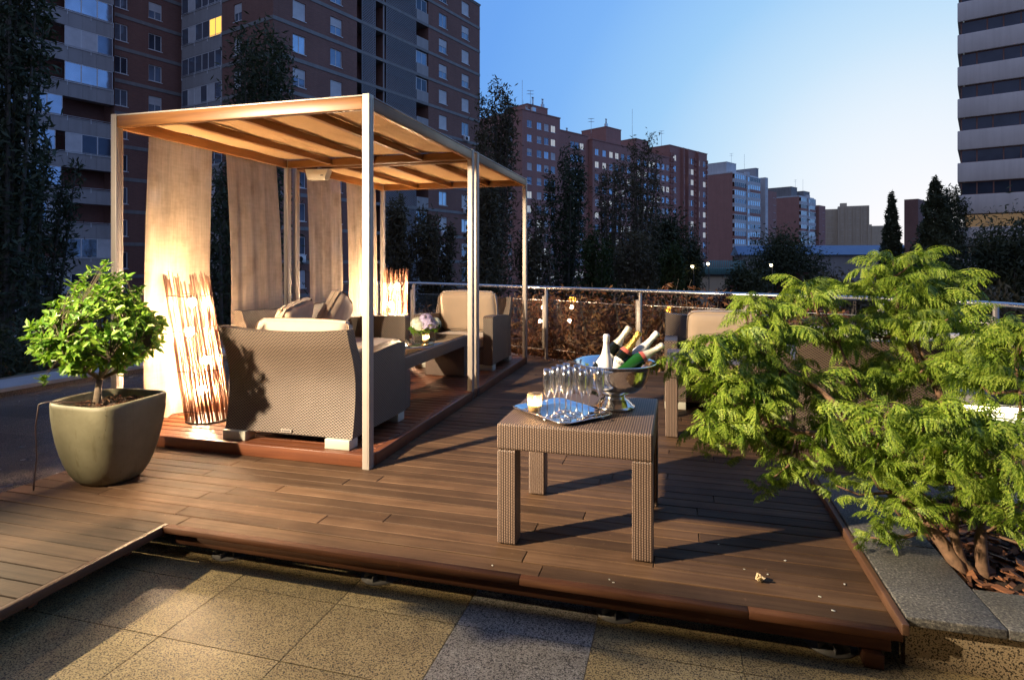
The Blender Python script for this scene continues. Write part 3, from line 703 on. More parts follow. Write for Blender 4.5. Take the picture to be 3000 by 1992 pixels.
# --- square glass vase of hydrangeas with a candle
vs = thing('glass_vase', 'square clear glass vase on the coffee table', 'vase', (-2.66, 6.10, ZC))
b = MB(); s = .088
for (x0, x1, y0, y1) in ((-s, s, -s, -s + .005), (-s, s, s - .005, s), (-s, -s + .005, -s + .0052, s - .0052), (s - .005, s, -s + .0052, s - .0052)): b.box(x0, x1, y0, y1, .0, .13)
b.box(-s + .0052, s - .0052, -s + .0052, s - .0052, 0, .012)
b.build('glass_wall', M['pane'], vs, uv=False)
fl = thing('hydrangea_bouquet', 'round bouquet of white and lilac hydrangeas in the glass vase', 'flowers', (-2.66, 6.10, ZC + .13))
def florets(cx, cy, cz, R, n):
    P = []
    for _ in range(n):
        d = RNG.normal(size=3); d /= np.linalg.norm(d)
        if d[2] < -.35: continue
        c = np.array([cx, cy, cz]) + d * R * RNG.uniform(.9, 1.03); a = np.cross(d, RNG.normal(size=3)); a /= np.linalg.norm(a); bb = np.cross(d, a); sz = .017 * RNG.uniform(.8, 1.2)
        for k in range(4):
            th = k * PI / 2; e = a * math.cos(th) + bb * math.sin(th); f = -a * math.sin(th) + bb * math.cos(th)
            P += [c, c + (e * .6 + f * .55) * sz + d * .003, c + e * sz * 1.15, c + (e * .6 - f * .55) * sz + d * .003]
    return P
heads = [(-.07, -.05, .05, .075, 0), (.07, -.06, .05, .075, 1), (0, .07, .06, .075, 0), (.02, -.02, .095, .075, 1), (-.08, .04, .055, .07, 0), (.09, .05, .05, .07, 0), (-.03, -.09, .03, .06, 0)]
for (x, y, z, R, kind) in heads: link('flower_head', fast_mesh('flower_head', florets(x, y, z, R, 150), 4, M['petal_v' if kind else 'petal_w']), fl)
P = RNG.uniform(-1, 1, (60, 3)) * np.array([.13, .13, .03]) + np.array([0, 0, -.005]); link('foliage', fast_mesh('foliage', leaf_quads(P, .045, aspect=.6), 4, M['citrus']), fl)
b = MB()
for k in range(7): b.tube([(.03 * math.cos(k), .03 * math.sin(k), -.11), (.05 * math.cos(k), .05 * math.sin(k), 0)], .003, 5)
b.build('stem', M['citrus'], fl)
def candle(label, loc, r, hgt, group='lit candles in glass'):
    c = thing('candle_glass', label, 'candle', loc, 0, group)
    b = MB(); b.lathe([(0, .0), (r * .88, .0), (r, hgt), (r - .0025, hgt), (r * .88 - .002, .012), (0, .012)], 28); b.build('glass_cup', M['frost'], c, uv=False)
    b = MB(); b.lathe([(0, .013), (r * .80, .013), (r * .82, hgt * .42), (0, hgt * .40)], 24); b.build('wax', M['wax'], c)
    b = MB(); b.lathe([(0, hgt * .42), (r * .20, hgt * .48), (r * .26, hgt * .56), (r * .14, hgt * .72), (0, hgt * .9)], 12); b.build('flame', M['flame'], c); return c
candle('small lit candle glass in front of the hydrangea vase', (-2.60, 5.97, ZC), .034, .09)
# --- tray, glasses, candle, bowl and bottles on the near table
TZ = .621
tray = thing('silver_tray', 'rectangular polished silver tray with handles lying askew on wicker table', 'tray', (-.612, 3.24, TZ), math.radians(-39))
def rrect(hx, hy, r, z, n=6):
    out = []
    for (cx, cy, a0) in ((hx - r, hy - r, 0), (-hx + r, hy - r, PI / 2), (-hx + r, -hy + r, PI), (hx - r, -hy + r, 3 * PI / 2)):
        for k in range(n + 1):
            a = a0 + PI / 2 * k / n; out.append((cx + r * math.cos(a), cy + r * math.sin(a), z))
    return out
hx, hy = .235, .185
rings = [rrect(hx - .05, hy - .05, .03, .004), rrect(hx - .032, hy - .032, .045, .006), rrect(hx - .018, hy - .018, .05, .016), rrect(hx - .004, hy - .004, .055, .020), rrect(hx, hy, .055, .018), rrect(hx - .002, hy - .002, .055, .013), rrect(hx - .03, hy - .03, .045, .001), rrect(hx - .05, hy - .05, .03, 0)]
b = MB(); n = len(rings[0]); b.grid([[r[i] for r in rings] for i in range(n)], True)
b.add(rings[0], [tuple(range(n))]); b.build('tray_plate', M['silver'], tray)
for s in (-1, 1):
    b = MB(); b.tube([(s * (hx - .012), -.055, .018), (s * (hx + .012), -.05, .034), (s * (hx + .018), 0, .042), (s * (hx + .012), .05, .034), (s * (hx - .012), .055, .018)], .005, 8); b.build('handle', M['silver'], tray)
def flute():
    g = thing('champagne_flute', '', 'glass', (0, 0, 0), 0, 'empty champagne flutes on the tray')
    b = MB()
    prof = [(0, .0), (.027, .0), (.028, .002), (.012, .006), (.0038, .014), (.0032, .045), (.0036, .085), (.008, .096), (.0165, .112), (.0215, .135), (.0228, .155), (.0215, .185), (.0188, .212),
            (.0178, .212), (.0205, .185), (.0218, .155), (.0205, .136), (.0155, .114), (.007, .100), (0, .097)]
    b.lathe([(r * 1.06, z * 1.22) for r, z in prof], 24); b.build('bowl_and_stem', M['thin'], g, uv=False); return g
fpos = [(-.655, 3.075, 'champagne flute nearest the candle at the tray front'), (-.628, 3.135, 'champagne flute in the second row right behind the candle'), (-.560, 3.085, 'champagne flute in the middle of the front row'),
        (-.545, 3.15, 'champagne flute half hidden in the middle of the cluster'), (-.478, 3.115, 'champagne flute in front, third from the candle'), (-.452, 3.165, 'champagne flute second from the silver bowl'),
        (-.395, 3.175, 'champagne flute standing apart, nearest to the silver bowl'), (-.615, 3.205, 'champagne flute at the back left of the cluster'), (-.525, 3.225, 'champagne flute at the back middle of the cluster'), (-.590, 3.265, 'rearmost champagne flute of the cluster')]
f0 = flute()
for i, (x, y, lab) in enumerate(fpos):
    g = f0 if i == 0 else dup(f0); g.location = (x, y, TZ + .0065); g['label'] = lab; g.rotation_euler = (0, 0, i)
candle('lit candle in a clear tumbler on the silver tray', (-.748, 3.185, TZ + .0065), .041, .10)
bw = thing('silver_bowl', 'large polished silver footed bowl full of bottles on wicker table', 'bowl', (-.345, 3.445, TZ))
b = MB(); b.lathe([(0, .0), (.112, .0), (.115, .006), (.112, .014), (.098, .020), (.092, .030), (.084, .034), (.078, .044), (.066, .050), (.060, .062), (.058, .075), (.0, .078)], 48); b.build('foot', M['silver'], bw)
b = MB(); b.lathe([(0, .079), (.060, .079), (.078, .083), (.125, .097), (.160, .122), (.182, .158), (.195, .198), (.204, .226), (.217, .244), (.230, .251), (.236, .256), (.232, .260), (.216, .254), (.200, .231), (.190, .200), (.177, .160), (.154, .126), (.120, .102), (0, .090)], 64); b.build('basin', M['silver'], bw)
b = MB(); b.lathe([(0, .150), (.155, .150)], 32)
rn = random.Random(8)
for _ in range(150):
    a = rn.uniform(0, 6.28); r = rn.uniform(0, .15); s = rn.uniform(.010, .018)
    b.bev(-s, s, -s, s, -s, s, .004, 1, Matrix.Translation((r * math.cos(a), r * math.sin(a), .155 + rn.uniform(-.01, .012))) @ Matrix.Rotation(rn.uniform(0, 3), 4, 'X') @ Matrix.Rotation(rn.uniform(0, 3), 4, 'Z'))
ice = b.build('ice_cubes', mat_glass('ice', (.95, .98, 1), .15, 1.31), None, (-.345, 3.445, TZ + .002), uv=False)
tag(ice, 'crushed ice heaped inside the silver bowl under the bottles', 'ice', None, 'stuff')
def bottle(label, base, tilt_dir, tilt, body, foil, band=None, lab=True, text=None, roll=0.0):
    """base = where the bottom would be; leans tilt radians towards compass angle tilt_dir"""
    ax = Vector((-math.sin(tilt_dir), math.cos(tilt_dir), 0))
    t = thing('champagne_bottle', label, 'bottle', base, 0, 'bottles in the silver bowl'); t.rotation_mode = 'QUATERNION'
    from mathutils import Quaternion
    t.rotation_quaternion = Quaternion(ax, tilt) @ Quaternion((0, 0, 1), roll)
    b = MB(); b.lathe([(0, .0), (.040, .0), (.043, .006), (.043, .145), (.040, .165), (.033, .190), (.024, .214), (.0175, .236), (.0150, .262), (.0150, .288), (0, .288)], 28); b.build('body', body, t)
    b = MB(); b.lathe([(.0292, .2005), (.0255, .2125), (.0190, .236), (.0163, .262), (.0160, .276), (.0178, .279), (.0178, .290), (.0172, .296), (.0186, .304), (.0180, .316), (.0135, .322), (0, .323)], 28); b.build('foil', foil, t)
    if band is not None:
        b = MB(); b.lathe([(.0368, .180), (.0305, .2003)], 28); b.build('neck_band', band, t)
    if lab:
        b = MB(); pr = []
        for i in range(13):
            a = -1.0 + 2.0 * i / 12; pr.append([(.0434 * math.cos(a), .0434 * math.sin(a), .045), (.0434 * math.cos(a), .0434 * math.sin(a), .128 + (.008 * math.cos(a * 1.5)))])
        b.grid(pr); lb = b.build('label', M['b_label'], t)
        if text:
            cu = bpy.data.curves.new('label_text', 'FONT'); cu.body = text; cu.size = .021; cu.align_x = 'CENTER'; cu.extrude = .0004
            o = bpy.data.objects.new('label_text', cu); C.objects.link(o); dg = bpy.context.evaluated_depsgraph_get(); me = bpy.data.meshes.new_from_object(o.evaluated_get(dg)); bpy.data.objects.remove(o)
            for q in me.vertices:
                a = q.co.x / .0434; rr = .0437 + q.co.z; z = q.co.y + .108
                q.co = Vector((rr * math.cos(a), rr * math.sin(a), z))
            me.materials.clear(); me.materials.append(M['ink']); link('lettering', me, lb)
    return t
face = math.radians(-95)                                    # labels look towards the deck's front
def inbowl(dx, dy, z): return (-.345 + dx * .964 - dy * .265, 3.445 + dx * .265 + dy * .964, TZ + z)
TD = .269                                                   # they lean along the table towards the shrub
bottle('all white bottle standing almost upright in the silver bowl', inbowl(-.062, -.04, .095), TD, .03, M['b_white'], M['foil_w'], None, False)
bottle('dark bottle with cream foil leaning at the back of the bowl', inbowl(-.092, .055, .185), TD, .62, M['b_dark'], M['foil_c'], None, True, None, face)
bottle('dark bottle with gold foil, red neck band and white label', inbowl(-.046, -.035, .165), TD, .60, M['b_dark'], M['foil_g'], M['b_red'], True, 'NGER', face)
bottle('white bottle with a small framed mark leaning far to the right', inbowl(.045, .055, .175), TD, .72, M['b_white'], M['foil_w'], None, False)
bottle('green bottle with cream foil leaning low over the bowl rim', inbowl(-.012, -.045, .195), TD, 1.04, M['b_green'], M['foil_c'], M['b_red'], False)
bottle('short black bottle lying deep behind the white one', inbowl(-.11, .085, .06), TD, .55, M['b_dark'], M['b_dark'], None, False)
# ================================================================ TWIG LAMPS
def twig_lamp(label, loc, lean, hgt=1.25, r=.172, seed=1):
    t = thing('twig_floor_lamp', label, 'lamp', loc, 0, 'tall twig lamps'); rn = random.Random(seed)
    b = MB()
    def pt(a, z, rr): return (rr * math.cos(a) + lean[0] * z / hgt, rr * math.sin(a) + lean[1] * z / hgt, z)
    for k in range(92):
        a = 2 * PI * k / 92 + rn.uniform(-.03, .03); tw = rn.gauss(0, .16); h = hgt * rn.uniform(.90, 1.0) + rn.uniform(-.02, .03); r0 = r + rn.uniform(-.006, .006); rad = rn.uniform(.0024, .0052)
        pts = [pt(a + tw * (z / hgt - .3) + rn.uniform(-.008, .008), z, r0 + rn.uniform(-.003, .003)) for z in (.012, h * .25, h * .5, h * .75, h)]
        b.tube(pts, [rad * 1.1, rad * 1.05, rad, rad * .95, rad * .85], 5)
    b.build('twig_shade', M['twig'], t)
    for z in (.10, .43, .76, 1.06):
        b = MB(); b.tube([pt(2 * PI * k / 36, z + .004 * math.sin(k), r + .007) for k in range(37)], .0028, 5); b.build('wire_ring', M['black'], t)
    b = MB(); b.lathe([(0, 0), (r + .008, 0), (r + .008, .012), (r, .016), (0, .016)], 36); b.build('base', M['black'], t)
    for (z, a) in ((.24, 2.6), (.50, .4), (.74, 3.4), (1.00, 5.6)):
        b = MB(); c = pt(a, z, .055); b.lathe([(.036 * math.sin(PI * i / 10), -.036 * math.cos(PI * i / 10)) for i in range(11)], 16, c); b.build('bulb', M['bulb'], t, uv=False)
    b = MB(); b.tube([pt(0, .016, 0), pt(0, 1.05, 0)], .008, 6); b.build('stem', M['black'], t)
    return t
twig_lamp('tall leaning twig lamp glowing beside the potted shrub', (-3.88, 4.30, .089), (-.24, .01))
twig_lamp('twig lamp glowing at the far corner of the pergola behind the sofa', (-3.87, 7.79, .089), (.02, .0), seed=5)
b = MB(); b.tube([(-3.70, 4.33, .092), (-3.60, 4.45, .30), (-3.62, 4.6, .12), (-3.9, 4.9, .092)], .004, 6)
tag(b.build('lamp_cord', M['black']), 'thin dark cord trailing behind the leaning twig lamp', 'cord')
# ================================================================ POT
pt_ = thing('potted_shrub', 'bushy green shrub in a large olive grey rounded pot', 'potted plant', (-3.65, 3.17, .001))
def sup(a, hx, p): c, s = math.cos(a), math.sin(a); return (math.copysign(abs(c) ** (2 / p), c) * hx, math.copysign(abs(s) ** (2 / p), s) * hx)
b = MB(); P = []; prof = [(.0, .0), (.138, .0), (.160, .005), (.186, .030), (.214, .075), (.238, .14), (.255, .21), (.267, .29), (.274, .37), (.277, .45), (.275, .515), (.272, .535), (.262, .541), (.252, .540), (.246, .530), (.243, .47), (.225, .455)]
for k in range(96):
    a = 2 * PI * k / 96; row = []
    for r, z in prof: x, y = sup(a, r, 2.4 + 1.7 * min(1, z / .54) ** 2); w_ = 1 + .006 * math.sin(3 * a + z * 9); row.append((x * w_, y * w_, z + .004 * math.sin(2 * a + 1) * (z > .4)))
    P.append(row)
b.grid(P, True); b.build('pot', M['pot'], pt_)
rn = random.Random(4); P = []
for i in range(25):
    P.append([(-.236 + .472 * i / 24, -.236 + .472 * j / 24, .472 + .022 * math.sin(i * .9 + j * .5) * math.cos(j * .8) + rn.uniform(0, .014) - .00) for j in range(25)])
b = MB(); b.grid(P); b.build('soil', M['soil'], pt_)
b = MB()
for _ in range(90):
    x, y = rn.uniform(-.2, .2), rn.uniform(-.2, .2); a = rn.uniform(0, 3.1); s = rn.uniform(.008, .03)
    b.tube([(x - s * math.cos(a), y - s * math.sin(a), .498), (x, y, .508), (x + s * math.cos(a), y + s * math.sin(a), .497)], .0022, 4)
tag(b.build('straw', M['chips'], pt_), kind='stuff')
b = MB(); b.tube([(-.02, -.09, .52), (-.10, -.17, .535), (-.22, -.245, .548), (-.262, -.272, .535), (-.272, -.285, .40), (-.268, -.28, .2), (-.262, -.30, .06), (-.255, -.31, .003)], .0045, 7); b.build('water_tube', M['rubber'], pt_)
# skeleton: trunk, forks and twigs towards tips spread over a flat-topped dome
b = MB(); trunk_top = Vector((-.11, .02, .66)); b.tube([(-.09, -.02, .475), (-.095, -.01, .54), (-.10, .0, .60), trunk_top], [.030, .023, .020, .018], 10)
limbs = []; cen = Vector((-.075, .0, .94))
for k in range(9):
    a = k * 2.4; e = Vector((cen.x + .30 * math.cos(a), cen.y + .30 * math.sin(a), .82 + .16 * ((k * 7) % 5) / 5)); m_ = trunk_top.lerp(e, .5) + Vector((0, 0, -.03))
    b.tube([trunk_top - Vector((0, 0, .01)), m_, e], [.013, .009, .005], 6); limbs += [m_, e, trunk_top.lerp(e, .75)]
b.build('trunk', M['trunk'], pt_)
tips = []; rn = random.Random(12)
while len(tips) < 430:
    d = Vector((rn.gauss(0, 1), rn.gauss(0, 1), rn.gauss(0, 1))).normalized(); rr = rn.uniform(.45, 1.0) ** .6
    p = cen + Vector((d.x * .40 * rr, d.y * .40 * rr, d.z * (.27 if d.z > 0 else .24) * rr))
    p.z += .10 * max(0, 1 - (Vector((p.x - cen.x, p.y - cen.y)).length / .3)) * (d.z > 0) + rn.uniform(-.03, .06)
    if p.z < .66: continue
    tips.append((p, d))
for (dx, dz, n_) in ((.035, 1.44, 11), (-.155, 1.38, 8), (.215, 1.34, 8), (-.38, 1.16, 7), (.30, 1.16, 7), (-.44, .84, 7), (.10, 1.34, 6)):
    for i in range(n_): tips.append((Vector((cen.x + .02 + dx + rn.uniform(-.03, .03), rn.uniform(-.08, .08), dz - .24 * i / n_)), Vector((dx * .5, 0, .9))))
b = MB(); LV = []
lm = [Vector(l) for l in limbs]
for p, d in tips:
    q = min(lm, key=lambda l: (l - p).length); b.tube([q, q.lerp(p, .5) + Vector((0, 0, .012)), p], [.0038, .0028, .0018], 4, False)
    up = (d * .8 + Vector((0, 0, .7)) + Vector((rn.gauss(0, .2), rn.gauss(0, .2), rn.gauss(0, .2)))).normalized()
    for k in range(rn.randint(6, 9)):
        a = k * 2.4 + rn.random(); side = up.orthogonal(); side.rotate(Matrix.Rotation(a, 3, up).to_quaternion())
        dr = (up * rn.uniform(.5, 1.6) + side * 1.0).normalized(); nrm = (up - dr * up.dot(dr)).normalized(); wv = dr.cross(nrm)
        L = rn.uniform(.032, .072); wd = L * rn.uniform(.20, .28); o_ = p - up * rn.uniform(0, .05)
        cv = nrm * (-L * .12)
        pa = o_; pb = o_ + dr * L * .35 + wv * wd + nrm * L * .07; pc = o_ + dr * L * .75 + wv * wd * .7 + nrm * L * .05 + cv * .4; pd = o_ + dr * L + cv; mid = o_ + dr * L * .5
        pe = o_ + dr * L * .75 - wv * wd * .7 + nrm * L * .05 + cv * .4; pf = o_ + dr * L * .35 - wv * wd + nrm * L * .07
        LV += [pa, pb, pc, pd, pd, pe, pf, pa]
b.build('twigs', M['twiglet'], pt_)
link('foliage', fast_mesh('foliage', [tuple(v) for v in LV], 4, M['citrus']), pt_)
# ================================================================ SUMAC SHRUBS IN THE PLANTER
def frond_geo(seed):
    """one drooping compound leaf, unit length along +x, returned as quads (n,4,3)"""
    rn = random.Random(seed); Q = []; n = 13
    rach = []
    d0 = rn.uniform(.25, .7); dr = rn.uniform(.75, 1.35)
    p = Vector((0, 0, 0)); pts = [p.copy()]
    for i in range(n + 1):
        e = d0 - dr * 1.35 * (i / n); p = p + Vector((math.cos(e), rn.uniform(-.03, .03), math.sin(e))) / (n + 1); pts.append(p.copy())
    for i in range(n + 1):
        a, b = pts[i], pts[i + 1]; r = .008 * (1 - .6 * i / n)
        Q.append([a + Vector((0, r, 0)), b + Vector((0, r * .9, 0)), b - Vector((0, r * .9, 0)), a - Vector((0, r, 0))])
        Q.append([a + Vector((0, 0, r)), b + Vector((0, 0, r * .9)), b - Vector((0, 0, r * .9)), a - Vector((0, 0, r))])
    for i in range(2, n + 1):
        t = i / n; L = .30 * math.sin(PI * min(1, .30 + .62 * t)) ** .8 * (1 - .45 * max(0, t - .55) / .45)
        tan = (pts[min(i + 1, n + 1)] - pts[i]).normalized()
        for s in (-1, 1):
            dr_ = (tan * rn.uniform(.25, .6) + Vector((0, s * rn.uniform(.3, .75), 0)) + Vector((0, 0, -rn.uniform(.45, 1.25)))).normalized()
            wv = (tan - dr_ * tan.dot(dr_)).normalized(); cv = Vector((0, 0, -1)) * L * .18; l = L * rn.uniform(.85, 1.15); c0 = pts[i]
            def at_(u, w): return c0 + dr_ * (l * u) + cv * (u * u) + wv * (w * l)
            Q.append([at_(0, 0), at_(.4, .035), at_(1, 0), at_(.4, -.035)])
            for k in range(5):
                u = .10 + k * .165; h = .19 * (1 - .16 * k) * rn.uniform(.75, 1.2)
                for sg in (-1, 1):
                    Q.append([at_(u, 0), at_(u + .10, sg * h * .55), at_(u + .21, sg * h), at_(u + .15, 0)])
    return np.array([[tuple(v) for v in q] for q in Q], np.float32)
FR = [frond_geo(s) for s in range(9)]
STEMS_A = [[(1.26, 3.19, -0.02), (1.22, 3.26, 0.09), (1.14, 3.32, 0.21), (1.07, 3.38, 0.3), (1.04, 3.48, 0.43), (0.88, 3.56, 0.61), (0.78, 3.69, 0.72), (0.59, 3.74, 0.83), (0.43, 3.75, 0.95)],
    [(1.09, 3.38, 0.28), (1.13, 3.58, 0.39), (1.21, 3.65, 0.44), (1.12, 3.68, 0.52), (1.04, 3.91, 0.7), (0.94, 4.1, 0.95)], [(0.88, 3.56, 0.61), (0.7, 3.51, 0.53), (0.44, 3.49, 0.61), (0.31, 3.46, 0.68)]]
STEMS_B = [[(1.33, 3.2, -0.01), (1.38, 3.33, 0.14), (1.46, 3.46, 0.22), (1.45, 3.72, 0.42), (1.48, 3.93, 0.57), (1.41, 4.12, 0.8), (1.34, 4.26, 0.99), (1.35, 4.37, 1.2), (1.36, 4.47, 1.34)], [(1.48, 3.93, 0.57), (1.46, 4.14, 0.78), (1.42, 4.28, 0.99), (1.55, 4.37, 1.18)],
    [(1.46, 3.46, 0.22), (1.53, 3.48, 0.48), (1.61, 3.5, 0.62), (1.67, 3.67, 0.85)], [(1.31, 3.22, 0.0), (1.26, 3.25, 0.08), (1.26, 3.3, 0.22), (1.3, 3.37, 0.37), (1.22, 3.4, 0.6)]]
CA = [(0.52, 3.98, 1.21), (0.78, 4.26, 1.28), (0.33, 3.72, 1.02), (0.18, 3.58, 0.99), (0.37, 3.63, 0.84), (0.23, 3.49, 0.75), (0.19, 3.37, 0.63), (0.41, 3.53, 0.6), (0.7, 3.82, 0.75), (0.54, 3.47, 0.42), (0.7, 3.41, 0.45), (0.81, 3.54, 0.62), (1.06, 4.03, 0.75), (0.89, 4.18, 1.01), (0.59, 3.9, 1.01), (0.53, 3.77, 0.8), (0.92, 3.47, 0.38), (0.99, 3.38, 0.46), (1.01, 3.39, 0.7), (0.66, 3.6, 0.55), (1.0, 3.28, 0.26), (1.12, 3.26, 0.28)]
CB = [(1.21, 4.48, 0.99), (1.4, 4.43, 1.28), (1.24, 4.49, 1.37), (1.41, 4.64, 1.45), (1.55, 4.37, 1.23), (1.69, 4.51, 1.31), (1.38, 4.22, 1.08), (1.59, 4.17, 1.09), (1.64, 3.98, 1.01), (1.72, 3.79, 0.99), (1.68, 3.68, 0.83), (1.52, 3.74, 0.81), (1.38, 4.01, 0.82), (1.18, 3.33, 0.7), (1.31, 3.27, 0.67), (1.49, 3.31, 0.69), (1.42, 3.19, 0.52), (1.44, 3.14, 0.37), (1.16, 3.43, 0.42), (1.28, 3.36, 0.41), (1.39, 3.29, 0.36), (1.28, 4.29, 0.82), (1.82, 3.92, 1.12)]
def sumac(label, stems, clus, base, seed, r0):
    t = thing('lacy_leaved_shrub', label, 'shrub', base, 0, 'feathery shrubs in the stone planter'); B0 = Vector(base); rn = random.Random(seed)
    b = MB(); nodes = []
    for si, st in enumerate(stems):
        P = [Vector(p) - B0 for p in st]; n = len(P); ra = r0 if (si == 0 or st[0][2] < .05) else r0 * .6
        Q = [Vector(q) for q in smooth_path([tuple(p) for p in P], 3)]
        Q = [q + Vector((rn.gauss(0, .006), rn.gauss(0, .006), rn.gauss(0, .004))) for q in Q]
        b.tube(Q, [max(.007, ra * (1 - .75 * i / len(Q))) for i in range(len(Q))], 9); nodes += Q[3:]
    G = []
    cl = [(Vector(c) - B0, 1.0) for c in clus]
    for c, _ in list(cl):                                   # side shoots between the main whorls
        for _k in range(2): cl.append((c + Vector((rn.uniform(-.17, .17), rn.uniform(-.17, .17), rn.uniform(-.20, .04))), .72))
    for c, sz in cl:
        if c.z + B0.z < .10: continue
        q = min(nodes, key=lambda m: (m - c).length + .5 * max(0, m.z - c.z + .05))
        mid = q.lerp(c, .55) + Vector((rn.uniform(-.03, .03), rn.uniform(-.03, .03), -.04)); b.tube([q, mid, c], [.010 * sz, .008 * sz, .005 * sz], 6)
        low = c.z + B0.z < .5; sz = sz * (.62 if low else 1); k = rn.randint(9, 13); a0 = rn.uniform(0, 6.28)
        for j in range(k):
            a = a0 + j * 2 * PI / k + rn.uniform(-.5, .5); L = rn.uniform(.20, .36) * sz
            el = rn.uniform(-.1, .7) if low else rn.uniform(-.55, .5); roll = rn.uniform(-.6, .6)
            m = Matrix.Rotation(a, 4, 'Z') @ Matrix.Rotation(-el, 4, 'Y') @ Matrix.Rotation(roll, 4, 'X')
            R3 = np.array(m.to_3x3(), np.float32) * L
            o = np.array(c + Vector((rn.uniform(-.04, .04), rn.uniform(-.04, .04), rn.uniform(-.09, .05))), np.float32)
            G.append(FR[rn.randrange(len(FR))].reshape(-1, 3) @ R3.T + o)
    b.build('trunk', M['sumac_bark'], t); link('foliage', fast_mesh('foliage', np.concatenate(G), 4, M['sumac']), t); return t
sumac('feathery bright green shrub leaning left over the deck towards the table', STEMS_A, CA, (1.26, 3.19, 0), 21, .034)
sumac('taller feathery green shrub on the right of the planter', STEMS_B, CB, (1.33, 3.2, 0), 22, .028)
# low lacy sprig and a bent root at the planter edge
# ================================================================ RIGHT BACK OF THE TERRACE
bn = thing('white_bench', 'long white built-in bench with lit underside behind the shrub', 'bench', (0, 0, 0))
b = MB(); b.bev(2.12, 3.10, 5.30, 5.85, .0, .30, .01, 2); b.build('plinth', M['whitewall'], bn)
b = MB(); b.bev(2.04, 3.12, 5.20, 5.90, .39, .47, .015, 2); b.build('seat', M['kerb_top'], bn)
b = MB(); b.tube([(2.07, 5.25, .35), (3.05, 5.25, .35)], .018, 8); b.build('light_tube', M['led'], bn)
db = thing('white_sofa', 'white outdoor sofa by the railing seen through the leaves', 'sofa', (1.15, 6.55, .0), math.radians(-14))
b = MB(); b.bev(0, 1.5, 0, .7, .06, .36, .02, 2); b.build('base', M['whitewall'], db)
b = MB(); b.bev(.01, 1.49, .50, .69, .361, .74, .05, 3); b.build('backrest', M['cushion_w'], db)
b = MB(); b.bev(.01, 1.49, -.02, .495, .361, .50, .04, 3); b.build('seat', M['cushion_w'], db)
mb = MB(); mb.box(DX1 + 1.8, 3.2, 2.0, 4.9, -.006, .004); tag(mb.build('green_carpet', M['turf']), kind='structure')
# petals and a crumpled leaf on the deck
rn = random.Random(31)
P = []
for k in range(14):
    a = k * .9; c = np.array([.02 * math.cos(a), .02 * math.sin(a), .012 + .010 * math.sin(3 * a)]); d = RNG.normal(size=3) * .02; e = RNG.normal(size=3) * .014
    P += [c - d, c + e, c + d, c - e]
lf = link('dry_leaf', fast_mesh('dry_leaf', P, 4, M['dry'])); lf.scale = (.55, .55, .55); lf.location = (.36, 2.93, .006); tag(lf, 'crumpled pale dry leaf lying on the deck before the planter', 'leaf')
spots = [(.30, 3.02), (.40, 3.00), (.59, 2.86), (.50, 3.16), (-.30, 2.76), (-.28, 2.74), (.72, 3.00), (.62, 2.76), (.20, 3.25), (-.85, 2.74)]
pm_ = None
for i, (x, y) in enumerate(spots):
    if pm_ is None:
        q = MB(); q.bev(-.008, .008, -.005, .005, 0, .003, .002, 1); pm_ = q.mesh('petal', M['petal_w'])
    o = link('fallen_petal', pm_); o.location = (x, y, .0015); o.rotation_euler = (0, 0, i * 1.3); o.scale = (.6 + .1 * (i % 4),) * 3
    tag(o, 'tiny pale petal fallen on the dark deck boards', 'petal', 'tiny fallen petals on the deck')
# ================================================================ ADDED FACADE BEHIND THE TERRACE (unseen, put in to block sky light, also mirrored)
ht = thing('added_facade', 'added tall brown facade behind the terrace, out of the picture, blocking sky light', 'building', (0, -3.3, -7))
mb = MB(); mb.box(-14, 12, -12, 0, 0, 26); mb.build('wall', M['band'], ht)
for k in range(7):
    for i in range(6):
        b = MB(); b.box(-12 + i * 4, -9.6 + i * 4, .002, .04, 8.0 + k * 2.9, 9.8 + k * 2.9); b.build('window', M['darkhole'], ht)
b = MB(); b.box(-14, 8, -3.29 + 3.3, 1.6 + 3.3, 10.3, 10.6); b.build('added_overhang', M['band'], ht)  # unseen slab added to shade the near floor from the sky
